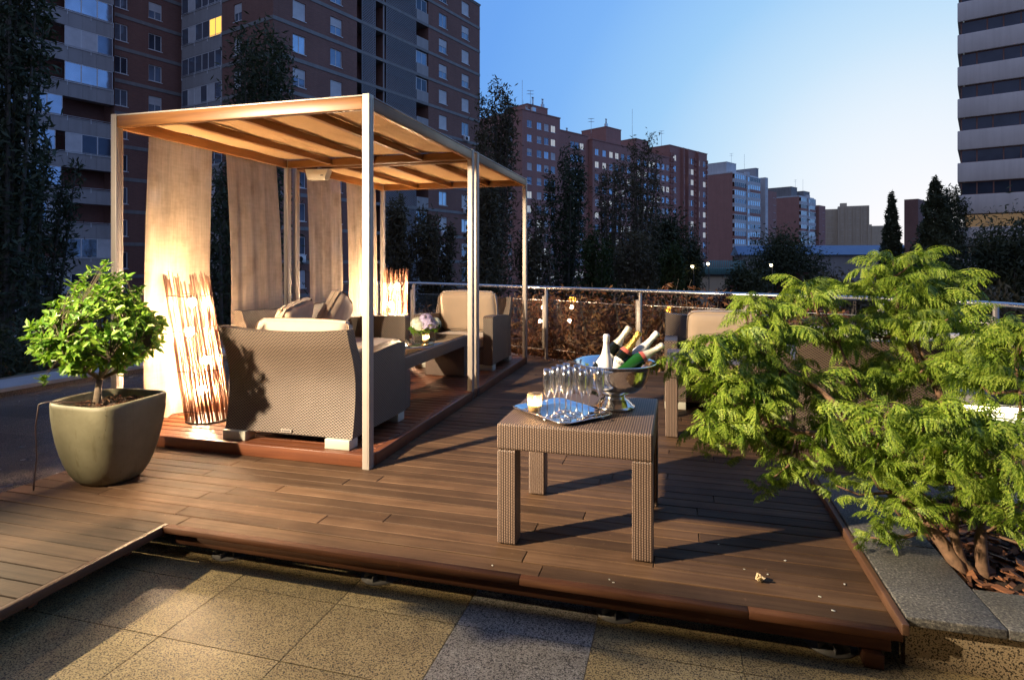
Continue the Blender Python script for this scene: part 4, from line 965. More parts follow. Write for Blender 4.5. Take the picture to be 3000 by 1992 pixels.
# ================================================================ THE CITY
ZG = -7.0
mb = MB(); mb.quad((-900, -300, ZG), (900, -300, ZG), (900, 1500, ZG), (-900, 1500, ZG)); tag(mb.build('ground', M['earth']), kind='structure')
mb = MB(); mb.box(-9.2, 6.2, -3.2, 11.2, ZG - .1, ZT - .31); tag(mb.build('terrace_base', M['panel']), 'concrete storey of the building under the terrace', 'building', None, 'structure')
mb = MB(); mb.quad((-60, 16, ZG + .004), (60, 8, ZG + .004), (60, 15, ZG + .004), (-60, 23, ZG + .004)); tag(mb.build('road', M['road']), kind='structure')
WC = {}
def win_mesh(w, h, kind, far):
    key = (w, h, kind, far)
    if key in WC: return WC[key]
    fw = .07 if not far else .09; b = MB()
    b.box(0, w, .09, .14, 0, fw); b.box(0, w, .09, .14, h - fw, h); b.box(0, fw, .091, .139, fw, h - fw); b.box(w - fw, w, .091, .139, fw, h - fw)
    if kind != 's': b.box(w / 2 - fw * .45, w / 2 + fw * .45, .092, .138, fw, h - fw)
    b.box(-.06, w + .06, -.06, .088, -.06, -.001)
    pane = MB(); sh = None
    lo, hi = fw, h - fw
    if kind == 'h': hi = fw + (h - 2 * fw) * .48
    if kind in 'sh':
        sh = MB(); s0 = hi if kind == 'h' else lo
        z = s0
        while z < h - fw - .02: sh.box(fw, w - fw, .085 - (.012 if kind == 'h' else 0), .11, z, min(z + .085, h - fw)); z += .09
    if kind != 's': pane.box(fw, w - fw, .115, .12, lo, hi)
    gm = {'g': 'winglass', 'b': 'winglass_b', 'd': 'winglass_d', 'h': 'winglass', 'y': 'lit', 'w': 'glow_w', 's': 'winglass'}[kind]
    if far:
        fm = b
        n0 = len(fm.f)
        if kind != 's':
            fm.cur = 1; fm.add(pane.v, pane.f)
        if sh: fm.cur = 2; fm.add(sh.v, sh.f)
        r = (fm.mesh('window', [M['frame_w'], M[gm], M['shutter']]), None, None)
    else:
        r = (b.mesh('window', M['frame_w']), pane.mesh('pane', M[gm]) if kind != 's' else None, sh.mesh('shutter', M['shutter']) if sh else None)
    WC[key] = r; return r
def window(par, s, z, w, h, kind, side='f', far=False, x0=0.0):
    fm, pm, sm = win_mesh(w, h, kind, far)
    o = link('window', fm, par)
    if side == 'f': o.location = (s, x0, z)
    else: o.location = (x0, s + w, z); o.rotation_euler = (0, 0, -PI / 2)
    if pm: link('pane', pm, o)
    if sm: link('shutter', sm, o)
    return o
def facade(mb, L0, L1, z0, z1, holes, side='f', depth=.16, off=0.0, cross=True):
    T = (lambda s, d, z: (s, off + d, z)) if side == 'f' else (lambda s, d, z: (off + d, s, z))
    X = sorted({L0, L1} | {round(a, 4) for h in holes for a in (h[0], h[0] + h[2])}); Z = sorted({z0, z1} | {round(a, 4) for h in holes for a in (h[1], h[1] + h[3])})
    for i in range(len(X) - 1):
        for j in range(len(Z) - 1):
            cx, cz = (X[i] + X[i + 1]) / 2, (Z[j] + Z[j + 1]) / 2
            if any(h[0] < cx < h[0] + h[2] and h[1] < cz < h[1] + h[3] for h in holes): continue
            mb.quad(T(X[i], 0, Z[j]), T(X[i + 1], 0, Z[j]), T(X[i + 1], 0, Z[j + 1]), T(X[i], 0, Z[j + 1]))
    for (s, z, w, h) in [q[:4] for q in holes]:
        mb.quad(T(s, 0, z), T(s + w, 0, z), T(s + w, depth, z), T(s, depth, z)); mb.quad(T(s, 0, z + h), T(s + w, 0, z + h), T(s + w, depth, z + h), T(s, depth, z + h))
        mb.quad(T(s, 0, z), T(s, 0, z + h), T(s, depth, z + h), T(s, depth, z)); mb.quad(T(s + w, 0, z), T(s + w, 0, z + h), T(s + w, depth, z + h), T(s + w, depth, z))
def aircon(par, s, z, side='f', x0=0.0):
    if 'ac' not in WC:
        b = MB(); b.bev(0, .85, -.36, -.04, 0, .6, .02, 1); m1 = b.mesh('air_conditioner', M['frame_w'])
        b = MB(); P = [(.30 + .23 * math.cos(a), -.365, .30 + .23 * math.sin(a)) for a in np.linspace(0, 2 * PI, 19)[:-1]]; b.add(P, [tuple(range(18))]); m2 = b.mesh('fan_grille', M['darkhole']); WC['ac'] = (m1, m2)
    o = link('air_conditioner', WC['ac'][0], par)
    if side == 'f': o.location = (s, x0, z)
    else: o.location = (x0, s + .85, z); o.rotation_euler = (0, 0, -PI / 2)
    link('fan_grille', WC['ac'][1], o)
def bands(par, L0, L1, zs, h=.32, side='f', off=0.0, ret=.0, name='concrete_band', mat='band', proud=.05):
    b = MB()
    for z in zs:
        if side == 'f': b.box(L0 - ret, L1 + ret, off - proud, off - .002, z, z + h)
        else: b.box(off - proud, off - .002, L0, L1, z, z + h)
    return b.build(name, M[mat], par)
rw = random.Random(77)
R1 = math.radians(73.4)
# ---- building B: brick block with lattices in the middle
PB = at(800, 50.0)
Bd = thing('apartment_building', 'tall brown brick block with grey bands and white lattice balconies', 'building', (*PB, ZG), R1)
z0 = 0.0; top = 40.2; ZB = [28.6 - ZG - 2.9 * (k + 2) - .16 for k in range(-2, 12)]     # band bottoms (local z)
ZB = [28.44 + 2.9 * k - 2.9 * 0 for k in range(-9, 5)]
ZB = [z for z in ZB if z < top]
holes = []; spec = []
kinds = ['h', 's', 'g', 's', 'g', 'h', 'g', 's', 'b', 'g', 'h', 's', 'g', 's', 'd', 'g']
for k, z in enumerate(ZB):
    for c, (s, w) in enumerate(((1.95, 1.35), (6.05, 1.4), (21.75, 1.5), (26.05, 1.5))):
        zz = z + .80
        if zz + 1.5 > top - .4: continue
        holes.append((s, zz, w, 1.55)); spec.append((s, zz, w, 1.55, kinds[(k * 3 + c * 5 + (k * c) % 3) % 16]))
mb = MB()
facade(mb, 0, 9.3, 0, top, [h for h in holes if h[0] < 9]); facade(mb, 19.9, 29.8, 0, top, [h for h in holes if h[0] > 9])
mb.box(29.79, 29.8, .001, 13, 0, top); mb.box(.001, 29.78, 12.9, 13, 0, top)
mb.box(.01, 29.78, .2, 13, top - .3, top - .02)
mb.box(9.28, 9.30, .001, 3.0, 0, top); mb.box(19.9, 19.92, .001, 3, 0, top); mb.box(9.31, 19.89, 2.2, 2.3, 0, top)
mb.box(11.85, 11.95, .4, 2.19, 0, top); mb.box(13.15, 13.25, .4, 2.19, 0, top)
holesL = []; specL = []
for k, z in enumerate(ZB):
    if z + 2.4 < top - .4: holesL.append((4.25, z + .8, 1.15, 1.55)); specL.append((4.25, z + .8, 1.15, 1.55, 's' if k % 3 else 'h'))
facade(mb, 0, 7.1, 0, top, holesL, 'l')
mb.box(.8, .85, 7.1, 13.6, 0, top); mb.box(0.0, .8, 7.08, 7.1, 0, top)
mb.build('wall', M['brick'], Bd)
bands(Bd, 0, 9.3, ZB, ret=.049); bands(Bd, 19.9, 29.8, ZB); bands(Bd, 0.0, 7.1, ZB, side='l')
b = MB()
for z in ZB: b.box(9.32, 19.88, -.04, 2.18, z + .001, z + .30)
b.build('floor_slab', M['band'], Bd)
b = MB(); b.box(-.1, 29.9, -.1, 13.1, top - .001, top + .12); b.build('roof', M['band'], Bd)
for (s, z, w, h, k) in spec: window(Bd, s, z, w, h, k)
for (s, z, w, h, k) in specL: window(Bd, s, z, w, h, k, 'l')
for (s, k) in ((2.4, 6), (6.3, 6), (26.3, 7), (22.0, 3), (26.2, 4), (2.2, 2)):
    if k < len(ZB): aircon(Bd, s, ZB[k] + .12)
def lattice(w, h, p=.26, t=.045):
    b = MB(); n = int((w + h) / p) + 1
    for d in (1, -1):
        for i in range(-int(h / p) - 1, n):
            x = i * p
            # clip the slanted bar to the panel
            if d == 1: a = max(0, -x); e = min(h, w - x); P0 = (x + a, a); P1 = (x + e, e)
            else: a = max(0, x - w); e = min(h, x); P0 = (x - a, a); P1 = (x - e, e)
            if e - a < .08: continue
            o = t * .7; y = .0 if d == 1 else .012
            b.add([(P0[0] - o, y, P0[1]), (P0[0] + o, y, P0[1]), (P1[0] + o, y, P1[1]), (P1[0] - o, y, P1[1]), (P0[0] - o, y + .01, P0[1]), (P0[0] + o, y + .01, P0[1]), (P1[0] + o, y + .01, P1[1]), (P1[0] - o, y + .01, P1[1])],
                  [(0, 1, 2, 3), (7, 6, 5, 4), (0, 3, 7, 4), (1, 5, 6, 2)])
    b.box(-.04, 0, -.01, .03, 0, h); b.box(w, w + .04, -.01, .03, 0, h)
    return b.mesh('lattice', M['lattice'])
La, Lb = lattice(1.75, 2.58), lattice(4.45, 2.58)
b2 = MB(); b2.box(0, 1.95, 0, .04, 0, 1.1); bp = b2.mesh('balcony_panel', M['panel'])
for k, z in enumerate(ZB):
    if z + 2.6 > top: continue
    link('lattice', La, Bd, (9.95, -.03, z + .305)); link('lattice', Lb, Bd, (13.3, -.03, z + .305)); link('balcony_panel', bp, Bd, (17.9, -.03, z + .305))
    if k % 3 != 1: window(Bd, 18.0, z + 1.42, 1.75, 1.35, 'gbd'[k % 3], 'f', False, .05)
b = MB(); b.tube([(13.0, .1, 0), (13.0, .1, top)], .07, 8); b.build('drain_pipe', M['panel'], Bd)
# glazed balconies on the left return of B
def balcony_stack(par, L0, L1, zs, side, off, seedk, glaz, proud=.9, hp=1.22):
    """parapet, pipe rail and glazing for every storey"""
    T = (lambda s, d, z: (s, off + d, z)) if side == 'f' else (lambda s, d, z: (off + d, s, z))
    rn = random.Random(seedk)
    def bx(b, s0, s1, d0, d1, a, c):
        p, q = T(s0, d0, a), T(s1, d1, c); b.box(min(p[0], q[0]), max(p[0], q[0]), min(p[1], q[1]), max(p[1], q[1]), a, c)
    for k, z in enumerate(zs):
        b = MB(); s = L0
        while s < L1 - .01:
            e = min(L1, s + 1.05); bx(b, s + .006, e - .006, -proud, -proud + .09, z, z + hp); s = e
        bx(b, L0, L1, -proud + .091, -.003, z + .01, z + .22)
        bx(b, L0, L0 + .09, -proud + .091, -.003, z + .221, z + hp); bx(b, L1 - .09, L1, -proud + .091, -.003, z + .221, z + hp)
        pa = b.build('balcony', M['panel'], par)
        b = MB()
        for dz in (.08, .20): b.tube([T(L0 + .05, -proud - .04, z + hp + dz - .1), T(L1 - .05, -proud - .04, z + hp + dz - .1)], .022, 6)
        n = int((L1 - L0) / 1.6)
        for i in range(n + 1):
            s = L0 + .06 + (L1 - L0 - .12) * i / n; bx(b, s - .02, s + .02, -proud - .05, -proud - .002, z + hp - .3, z + hp + .12)
        b.build('railing', M['frame_w'], pa)
        for (a, c, kind) in glaz(k):
            w = c - a; hgl = 2.9 - hp - .02; n = max(2, int(w / 1.0)); b = MB()
            d0 = -proud + .012
            bx(b, a, c, d0, d0 + .05, z + hp, z + hp + .06); bx(b, a, c, d0, d0 + .05, z + hp + hgl - .06, z + hp + hgl)
            for i in range(n + 1):
                s = a + w * i / n; bx(b, max(a, s - .04), min(c, s + .04), d0 + .001, d0 + .049, z + hp + .061, z + hp + hgl - .061)
            fr = b.build('window', M['frame_w'], par)
            for i in range(n):
                b = MB(); bx(b, a + w * i / n + .041, a + w * (i + 1) / n - .041, d0 + .02, d0 + .026, z + hp + .062, z + hp + hgl - .062)
                if rn.random() < .78 or kind == 'lit': b.build('pane', M[kind], fr)
                else: b.build('shutter', M['shutter'], fr)
            
def gl_B(k):
    r = [(7.15, 10.2, 'winglass'), (10.2, 13.5, 'winglass')] if k % 2 else [(7.15, 9.4, 'winglass_b'), (9.4, 13.5, 'winglass')]
    if k == 8: r = [(7.15, 9.0, 'lit'), (9.0, 13.5, 'winglass')]
    return r
balcony_stack(Bd, 7.12, 13.5, [z - 1.05 for z in ZB[1:]], 'l', .78, 5, gl_B, .82)
# ---- building A: pale balconies and a brick wing at the far left
PA = at(321, 53.0)
Ad = thing('apartment_building', 'dark block with pale balcony bands and white windows at far left', 'building', (*PA, ZG), R1)
mb = MB(); holes = []; spec = []; ZA = [23.05 - ZG + 2.9 * k for k in range(-10, 4)]
for k, z in enumerate(ZA):
    if z + 2.5 > top: continue
    for c, (s, w) in enumerate(((.35, 1.15), (3.3, 1.2))):
        holes.append((s, z + .85, w, 1.5)); spec.append((s, z + .85, w, 1.5, 'gdghdg'[(k * 2 + c) % 6]))
holes.append((3.3 + 0, ZA[4] + .85, .01, .01)) if False else None
facade(mb, 0.0, 6.6, 0, top, holes); mb.box(6.58, 6.6, .001, 5, 0, top); mb.box(-16, -.001, 1.0, 1.1, 0, top); mb.box(-.002, .0, -.9, 1.0, 0, top)
mb.build('wall', M['brick'], Ad); bands(Ad, 0.02, 6.6, ZA)
for i, (s, z, w, h, k) in enumerate(spec):
    if abs(s - 3.3) < .01 and abs(z + .75 - 14.74) < 1.0: k = 'w'
    window(Ad, s, z, w, h, k)
aircon(Ad, .6, ZA[10] + 2.3) if len(ZA) > 10 else None
def gl_A(k):
    k = 13 - k
    if k in (2, 3, 4, 5): return [(-3.75, -.15, 'winglass_b' if k % 2 else 'winglass'), (-11, -8.5, 'winglass')]
    if k in (6, 9): return [(-8.2, -3.9, 'winglass_b'), (-13, -9, 'winglass')]
    if k == 7: return [(-3.7, -.15, 'winglass_d'), (-8.0, -4.4, 'winglass_b')]
    if k == 8: return [(-8.6, -4.0, 'winglass_b')]
    if k == 10: return [(-3.75, -.15, 'winglass_b')]
    return [(-7.5, -.15, 'winglass_d')] if k % 2 else [(-3.75, -.15, 'winglass')]
balcony_stack(Ad, -14, -.06, [20.7 - ZG + 2.9 * k for k in range(-10, 4)], 'f', 0.0, 8, gl_A, .9)
for k in range(14):
    z = 20.7 - ZG + 2.9 * (k - 10) + .3
    for s in (-2.9, -6.2, -9.4): window(Ad, s, z, 2.0, 2.05, 'dgd'[(k + int(-s)) % 3], 'f', False, .95)
# ---- building C: long red brick slab in stepped blocks, running away to the right
TH = YAW + 0; azC = math.radians(46) - YAW; RC = PI / 2 - azC
PC = at(1530, 122.0); cx, cy = math.sin(azC), math.cos(azC)
def blockC(label, t0, t1, ztop, cols, rows, dz0, left=None, depth=14, wk='gwhsgbws', off=0.0, mat='brick_red', extra=None, w=1.45, h=1.5):
    o = thing('brick_apartment_block', label, 'building', (PC[0] + cx * t0 - cy * off, PC[1] + cy * t0 + cx * off, ZG), RC, 'red brick blocks in a long row')
    L = t1 - t0; H = ztop - ZG; mb = MB(); holes = [(c - t0, dz0 - ZG - 2.9 * r, w, h) for c in cols for r in range(rows)]
    facade(mb, 0, L, 0, H, holes); hl = [(s, dz0 - ZG - 2.9 * r, 1.2, 1.35) for s in (left or []) for r in range(rows)]
    facade(mb, 0, depth, 0, H, hl, 'l'); mb.box(L - .01, L, .001, depth, 0, H); mb.box(.01, L - .01, depth - .1, depth, 0, H); mb.box(.02, L - .02, .2, depth, H - .3, H - .02)
    mb.build('wall', M[mat], o)
    b = MB(); b.box(-.12, L + .12 if extra is None else L, -.12, depth, H, H + .22); b.build('roof', M['brick_red'], o)
    for i, hq in enumerate(holes): window(o, *hq, wk[(i * 5 + i // 7) % len(wk)], 'f', True)  # panes of kind w glow to look white, no lamps inside
    for i, hq in enumerate(hl): window(o, *hq, 'dgsd'[i % 4], 'l', True)
    return o
def penthouse(par, x0, x1, y0, y1, z0, z1, name='roof_house', mat='brick_red'):
    b = MB(); b.box(x0, x1, y0, y1, z0, z1); b.box(x0 - .1, x1 + .1, y0 - .1, y1 + .1, z1 + .001, z1 + .18); b.build(name, M[mat], par)
def chimney(par, x, y, z, h=2.0, r=.3):
    b = MB(); b.box(x - r, x + r, y - r, y + r, z, z + h * .5)
    for d in (-.15, .15): b.tube([(x + d, y, z + h * .5), (x + d, y, z + h)], .09, 6)
    b.tube([(x - .15, y, z + h), (x - .15, y, z + h + .06)], .2, 6); b.tube([(x + .15, y, z + h), (x + .15, y, z + h + .06)], .2, 6)
    b.build('chimney', M['steel'], par)
def antenna(par, x, y, z, h=5.0, yagi=True):
    b = MB(); b.tube([(x, y, z), (x, y, z + h)], .045, 5)
    if yagi:
        for dz in (.0, .7):
            b.tube([(x - 1.0, y, z + h - dz - .2), (x + 1.0, y, z + h - dz + .1)], .03, 4)
            for k in range(-3, 4): b.tube([(x + k * .3, y - .35, z + h - dz - .05 + k * .045), (x + k * .3, y + .35, z + h - dz - .05 + k * .045)], .02, 4)
    b.build('antenna', M['steel'], par)
c1 = blockC('first red brick block with a shaded side wall and rooftop house', 0, 11.5, 31.9, [1.4, 4.3, 6.5, 8.6], 12, 28.6, [3, 8])
H1 = 31.9 - ZG; penthouse(c1, 6.5, 13.0, 5, 12, H1 + .2, H1 + 3.2); chimney(c1, 7.6, 4.4, H1 + .2, 4.5, .5); chimney(c1, 12.4, 6, H1 + 3.3, 2.2); antenna(c1, 3, 3, H1 + .2, 7, False); antenna(c1, 8.5, 6, H1 + 3.3, 3.4); chimney(c1, 3.2, 2, H1 + .2, 1.4, .5)
c2 = blockC('narrow red brick block with a recessed dark corner, second in the row', 11.6, 22.6, 29.8, [16.4, 17.9, 19.6], 11, 26.5, None, 14, 'gwhdwbgs', 1.2)
H2 = 29.8 - ZG; chimney(c2, 7, 3, H2 + .2, 1.6)
c3 = blockC('wide red brick block with many small windows and a lift house, third', 22.7, 39.4, 29.0, [23.6, 26.4, 29.0, 31.3, 33.7, 36.2], 11, 25.6, None, 14, 'bwghswgd', 0)
H3 = 29.0 - ZG; penthouse(c3, 7.0, 13.0, 1.5, 9, H3 + .2, H3 + 4.2); antenna(c3, 4.5, 4, H3 + .2, 6); chimney(c3, 9, 3, H3 + 4.4, 2.2)
c4 = blockC('brick block with plants on its roof and paired white windows, fourth', 39.5, 55.3, 28.6, [40.5, 43.2, 45.5, 46.9, 49.3, 51.6, 53.8], 11, 25.2, None, 14, 'bwbhgwgs', 0)
H4 = 28.6 - ZG; penthouse(c4, 4.5, 10.5, 3, 10, H4 + .2, H4 + 4.0); antenna(c4, 6, 5, H4 + 4.2, 8, False)
c5 = blockC('tallest brick end block with fluted corners and bright bay windows', 55.4, 75.5, 32.0, [57.2, 61.6, 64.2, 66.4, 69.8, 73.2], 12, 28.2, None, 16, 'wbgwhbws', 0, 'brick_red', None, 1.6, 1.6)
H5 = 32.0 - ZG; antenna(c5, 4, 5, H5 + .2, 5)
b = MB()
for x in (.2, 1.2, 12.8, 19.4):
    for k in range(int(H5 / 1.45)): b.box(x, x + .55, -.42, -.003, k * 1.45, k * 1.45 + .9)
b.box(5.6, 6.0, -.9, -.003, 0, H5); b.box(8.2, 8.5, -.9, -.003, 0, H5); b.box(13.7, 14.0, -.9, -.003, 0, H5)
b.build('pilaster', M['brick_red'], c5)
# ---- D, E: white-banded towers; F, G: beige blocks
def banded_tower(label, u, D, ztop, Lf, Ld, storeys, pent, white_strip=True, second=None):
    o = thing('residential_tower', label, 'building', (*at(u, D), ZG), RC, 'brick towers with white banded fronts'); H = ztop - ZG
    mb = MB(); mb.box(.0, Lf, .6, Ld, 0, H); mb.build('wall', M['brick_red'], o)
    b = MB(); b.box(-.1, Lf + .1, .5, Ld + .1, H + .001, H + .5); b.build('roof', M['whitewall'], o)
    a1, a2 = Lf * .44, Lf * .54
    for k in range(storeys):
        z = H - 2.9 * (k + 1)
        for (s0, s1) in ((.1, a1), (a2, Lf - .05)):
            b = MB(); b.box(s0, s1, -.35, .59, z - .1, z + .95); bal_ = b.build('balcony', M['brick_red'] if k % 3 == 1 else M['whitewall'], o)
            b = MB(); n = 6; w = (s1 - s0)
            b.box(s0, s1, -.30, .55, z + 2.55, z + 2.79)
            for i in range(n + 1): b.box(max(s0, s0 + w * i / n - .12), min(s1, s0 + w * i / n + .12), -.31, -.2, z + .951, z + 2.549)
            fr = b.build('window', M['frame_w'], o); b = MB(); b.box(s0 + .02, s1 - .02, -.24, -.22, z + .952, z + 2.548); b.build('pane', M[('winglass_b', 'winglass', 'winglass_b', 'winglass_d')[(k * 3 + int(s0)) % 4]], fr)
    if white_strip:
        b = MB(); b.box(a1 + .05, a2 - .05, -.6, .59, 0, H + 1.2)
        b.build('stair_shaft', M['whitewall'], o); b = MB()
        for k in range(storeys): b.box(a1 + .5, a2 - .5, -.64, -.602, H - 2.9 * (k + 1) + .6, H - 2.9 * (k + 1) + 2.2)
        b.build('stair_window', M['winglass_b'], o)
    for (x0, x1, y0, y1, h, m) in pent: penthouse(o, x0, x1, y0, y1, H + .51, H + .51 + h, 'lift_house', m)
    antenna(o, Lf * .3, 4, H + 3, 5); antenna(o, Lf * .8, 4, H + 3, 6, False); chimney(o, 1, 7, H + .5, 1.5); return o
D_ = banded_tower('red brick tower with white banded balconies, left one of two', 2150, 213, 32.4, 21, 16, 12, [(0.5, 8, 3, 15, 3.6, 'whitewall'), (18.6, 21, .5, 9, 3.0, 'panel')])
o = thing('residential_tower', 'narrow brick wing with white windows right of the banded tower', 'building', (*at(2240, 232), ZG), RC)
mb = MB(); mb.box(2.5, 11, .0, 10, 0, 35.5); mb.build('wall', M['brick_red'], o); b = MB(); b.box(0, 2.4, -.3, 10, 0, 40.3); b.build('stair_shaft', M['whitewall'], o)
for k in range(11): window(o, 7.6, 33 - 2.9 * k, 2.4, 1.5, 'bgb'[k % 3], 'f', True, -.06); window(o, .6, 36.5 - 2.9 * k, 1.2, 1.5, 'd', 'f', True, -.40)
E_ = banded_tower('red brick tower with white banded balconies, smaller and farther away', 2345, 257, 28.6, 17, 17, 10, [(-4.5 + 5, 7, 4, 16, 4.0, 'band'), (9, 16, 2, 9, 2.6, 'band')], True)
o = thing('residential_tower', 'slim pinkish wing beside the farther banded tower', 'building', (*at(2397, 268), ZG), RC)
mb = MB(); mb.box(1, 9, 0, 9, 0, 33); mb.build('wall', M['brick_red'], o)
for k in range(10): window(o, 5.4, 30 - 2.9 * k, 2.2, 1.5, 'bsb'[k % 3], 'f', True, -.06)
o = thing('beige_apartment_block', 'broad beige apartment block in the distance', 'building', (*at(2455, 300), ZG), -.20)
mb = MB(); mb.box(0, 13.4, 0, 12, 0, 35.2); mb.box(-6.2, -.01, 3, 14, 0, 34.2); mb.box(1, 4, 3, 8, 35.21, 37); mb.build('wall', M['beige'], o)
b = MB()
for x in (0.0, 3.2, 6.6, 9.9, 12.8): b.box(x, x + .6, -.5, -.003, 0, 35)
b.build('pilaster', M['beige'], o)
for k in range(11):
    for x, w_ in ((1.3, 1.2), (4.6, 1.2), (8.0, 1.1), (11.2, 1.1)): window(o, x, 32.2 - 2.9 * k, w_, 1.4, 'dsgd'[(k + int(x)) % 4], 'f', True, -.06)
    window(o, -5.2, 31 - 2.9 * k, 3.4, 1.4, 'bsdg'[k % 4], 'f', True, 2.94)
o = thing('grey_apartment_block', 'small hazy grey and pink block farthest down the street', 'building', (*at(2534, 380), ZG), -.22)
mb = MB(); mb.box(0, 3.8, 1, 10, 0, 31); mb.box(3.81, 12.5, 0, 10, 0, 30); mb.build('wall', M['beige'], o)
for k in range(9):
    for x in (1.2, 5.5, 9.3): window(o, x, 27 - 2.9 * k, 1.6, 1.4, 'dgsb'[(k + int(x)) % 4], 'f', True, -.06 if x > 3 else .94)
o = thing('brown_apartment_block', 'plain brown block rising behind the tall dark conifers', 'building', (*at(2690, 125), ZG), RC)
mb = MB(); mb.box(0, 8, 0, 2.5, 0, 21.2); mb.build('wall', M['brick'], o)
for k in range(6): window(o, 4.0, 17.5 - 2.9 * k, 2.0, 1.4, 'gd'[k % 2], 'f', True, -.06)
# ---- H: mauve concrete tower at the right edge
RH = math.radians(-22.6)
Hd = thing('concrete_tower', 'mauve grey concrete tower with dark ribbon windows at right edge', 'building', (*at(2805, 56.0), ZG), RH)
LH = 12.0; b = MB(); b.box(.5, LH, .55, 10, 0, 40); b.build('core', M['darkhole'], Hd)
zc = 20.55 - ZG
for k in range(-7, 6):
    z = zc + 2.97 * k; b = MB()
    if k <= -5: break_ = True
    b.bev(0, LH, 0, .3, z, z + 1.78, .06, 2); b.bev(0, .3, .301, 9, z, z + 1.78, .06, 2)
    if not (z < 4.4): b.build('parapet', M['tower'], Hd)
    zw = z + 1.781
    b = MB(); x = .28; xs_ = [.28]
    while x < LH - .3:
        x += rw.choice((1.15, 1.2, 1.9)); xs_.append(min(x, LH))
    for xx in xs_: b.box(xx - .05, xx + .05, .30, .42, zw, z + 2.968)
    b.box(.2, LH, .301, .419, zw + .001, zw + .06); b.box(.2, LH, .301, .419, z + 2.90, z + 2.967)
    if k == -6: continue
    fr = b.build('window', M['brick'], Hd)
    for i in range(len(xs_) - 1):
        b = MB(); b.box(xs_[i] + .051, xs_[i + 1] - .051, .34, .35, zw + .061, z + 2.899)
        km = 'winglass_d'
        if (k, i) in ((3, 2), (2, 2)): km = 'lit_dim'
        if km == 'lit_dim' and km not in M: M[km] = mat_emit('dim_lit_window', (1.0, .42, .12), .10)
        b.build('pane', M[km if k != 5 else 'brick'], fr)
b = MB(); z = zc - 2.97 * 6 + 1.8; b.box(.6, LH, .50, .52, z, z + 1.1); b.build('lit_ceiling', mat_emit('lit_gallery', (1.0, .66, .38), .16), Hd)
b = MB(); b.tube([(-.02, .3, zc + 9.9), (-.55, .25, zc + 9.85)], .03, 5); b.tube([(-.5, .25, zc + 9.6), (-.95, .2, zc + 9.3)], .03, 5)
b.lathe([(0, 0), (.25, .04), (.42, .14)], 14, (-.5, .2, zc + 9.8), Matrix.Rotation(1.2, 4, 'Y')); b.build('antenna', M['black'], Hd)
# ---- low blue-roofed hall and the teal shed
o = thing('low_hall', 'long low hall with a blue metal roof among the trees', 'building', (*at(2175, 150), ZG), RC - 1.0)
b = MB(); b.box(0, 40, 0, 15, 0, 9.8); b.build('wall', M['panel'], o)
b = MB(); b.add([(-1, -1, 9.81), (41, -1, 9.81), (41, 7, 12.2), (-1, 7, 12.2), (41, 16, 9.81), (-1, 16, 9.81)], [(0, 1, 2, 3), (3, 2, 4, 5), (0, 3, 5), (1, 4, 2)]); b.build('roof', M['blue_roof'], o)
o = thing('shed', 'low shed with teal corrugated gable and pale lower wall', 'building', (*at(2034, 80), ZG), math.radians(-4))
b = MB(); b.box(0, 6, 0, 6, 0, 6.6); b.build('wall', M['beige'], o)
b = MB()
for k in range(28): b.bev(k * .23 - .1, k * .23 + .08, -.16, -.01, 6.62, 7.45 + min(1.0, .12 * k), .03, 1)
b.box(-.2, 6.4, -.009, 6, 6.61, 7.4); b.build('corrugated_gable', M['teal'], o)
b = MB(); b.box(-.3, 6.5, -.30, -.17, 6.40, 6.60); b.build('gutter', M['black'], o)
# ---- street lamps
def street_lamp(label, u, v, D, r, mat, cat='street lamp'):
    x, y = at(u, D); z = zat(v, D)
    t = thing('street_lamp', label, cat, (x, y, ZG), 0, 'lit street lamps'); h = z - ZG
    b = MB(); b.tube([(.12, 0, 0), (.12, 0, h * .7), (.10, 0, h + r)], [.06, .05, .035], 7); b.build('pole', M['black'], t)
    b = MB(); b.lathe([(r * math.sin(PI * i / 10), h - r * math.cos(PI * i / 10)) for i in range(11)], 14); b.build('lamp_globe', M[mat], t)
    b = MB(); b.lathe([(.0, h + r * 1.25), (r * 1.3, h + r * .85), (r * 1.35, h + r * .7), (r * .6, h + r * 1.0)], 12); b.build('lamp_cap', M['black'], t)
street_lamp('yellow street lamp left of the teal shed', 2028, 781, 50, .13, 'lampglow')
street_lamp('street lamp shining above the teal corrugated gable', 2074, 773, 74, .18, 'lampglow')
street_lamp('street lamp shining among the dark trees by the blue hall', 2259, 777, 50, .12, 'lampglow')
street_lamp('small white street lamp near the purple tree', 2383, 787, 90, .13, 'lampwhite')
street_lamp('white globe lamp under the concrete tower', 2856, 801, 45, .16, 'lampwhite')
street_lamp('amber lamp just outside the railing above the hedge, left one', 1677, 877, 13.5, .085, 'lampamber')
street_lamp('amber lamp outside the railing beside the right armchair', 1960, 904, 12.5, .085, 'lampamber')
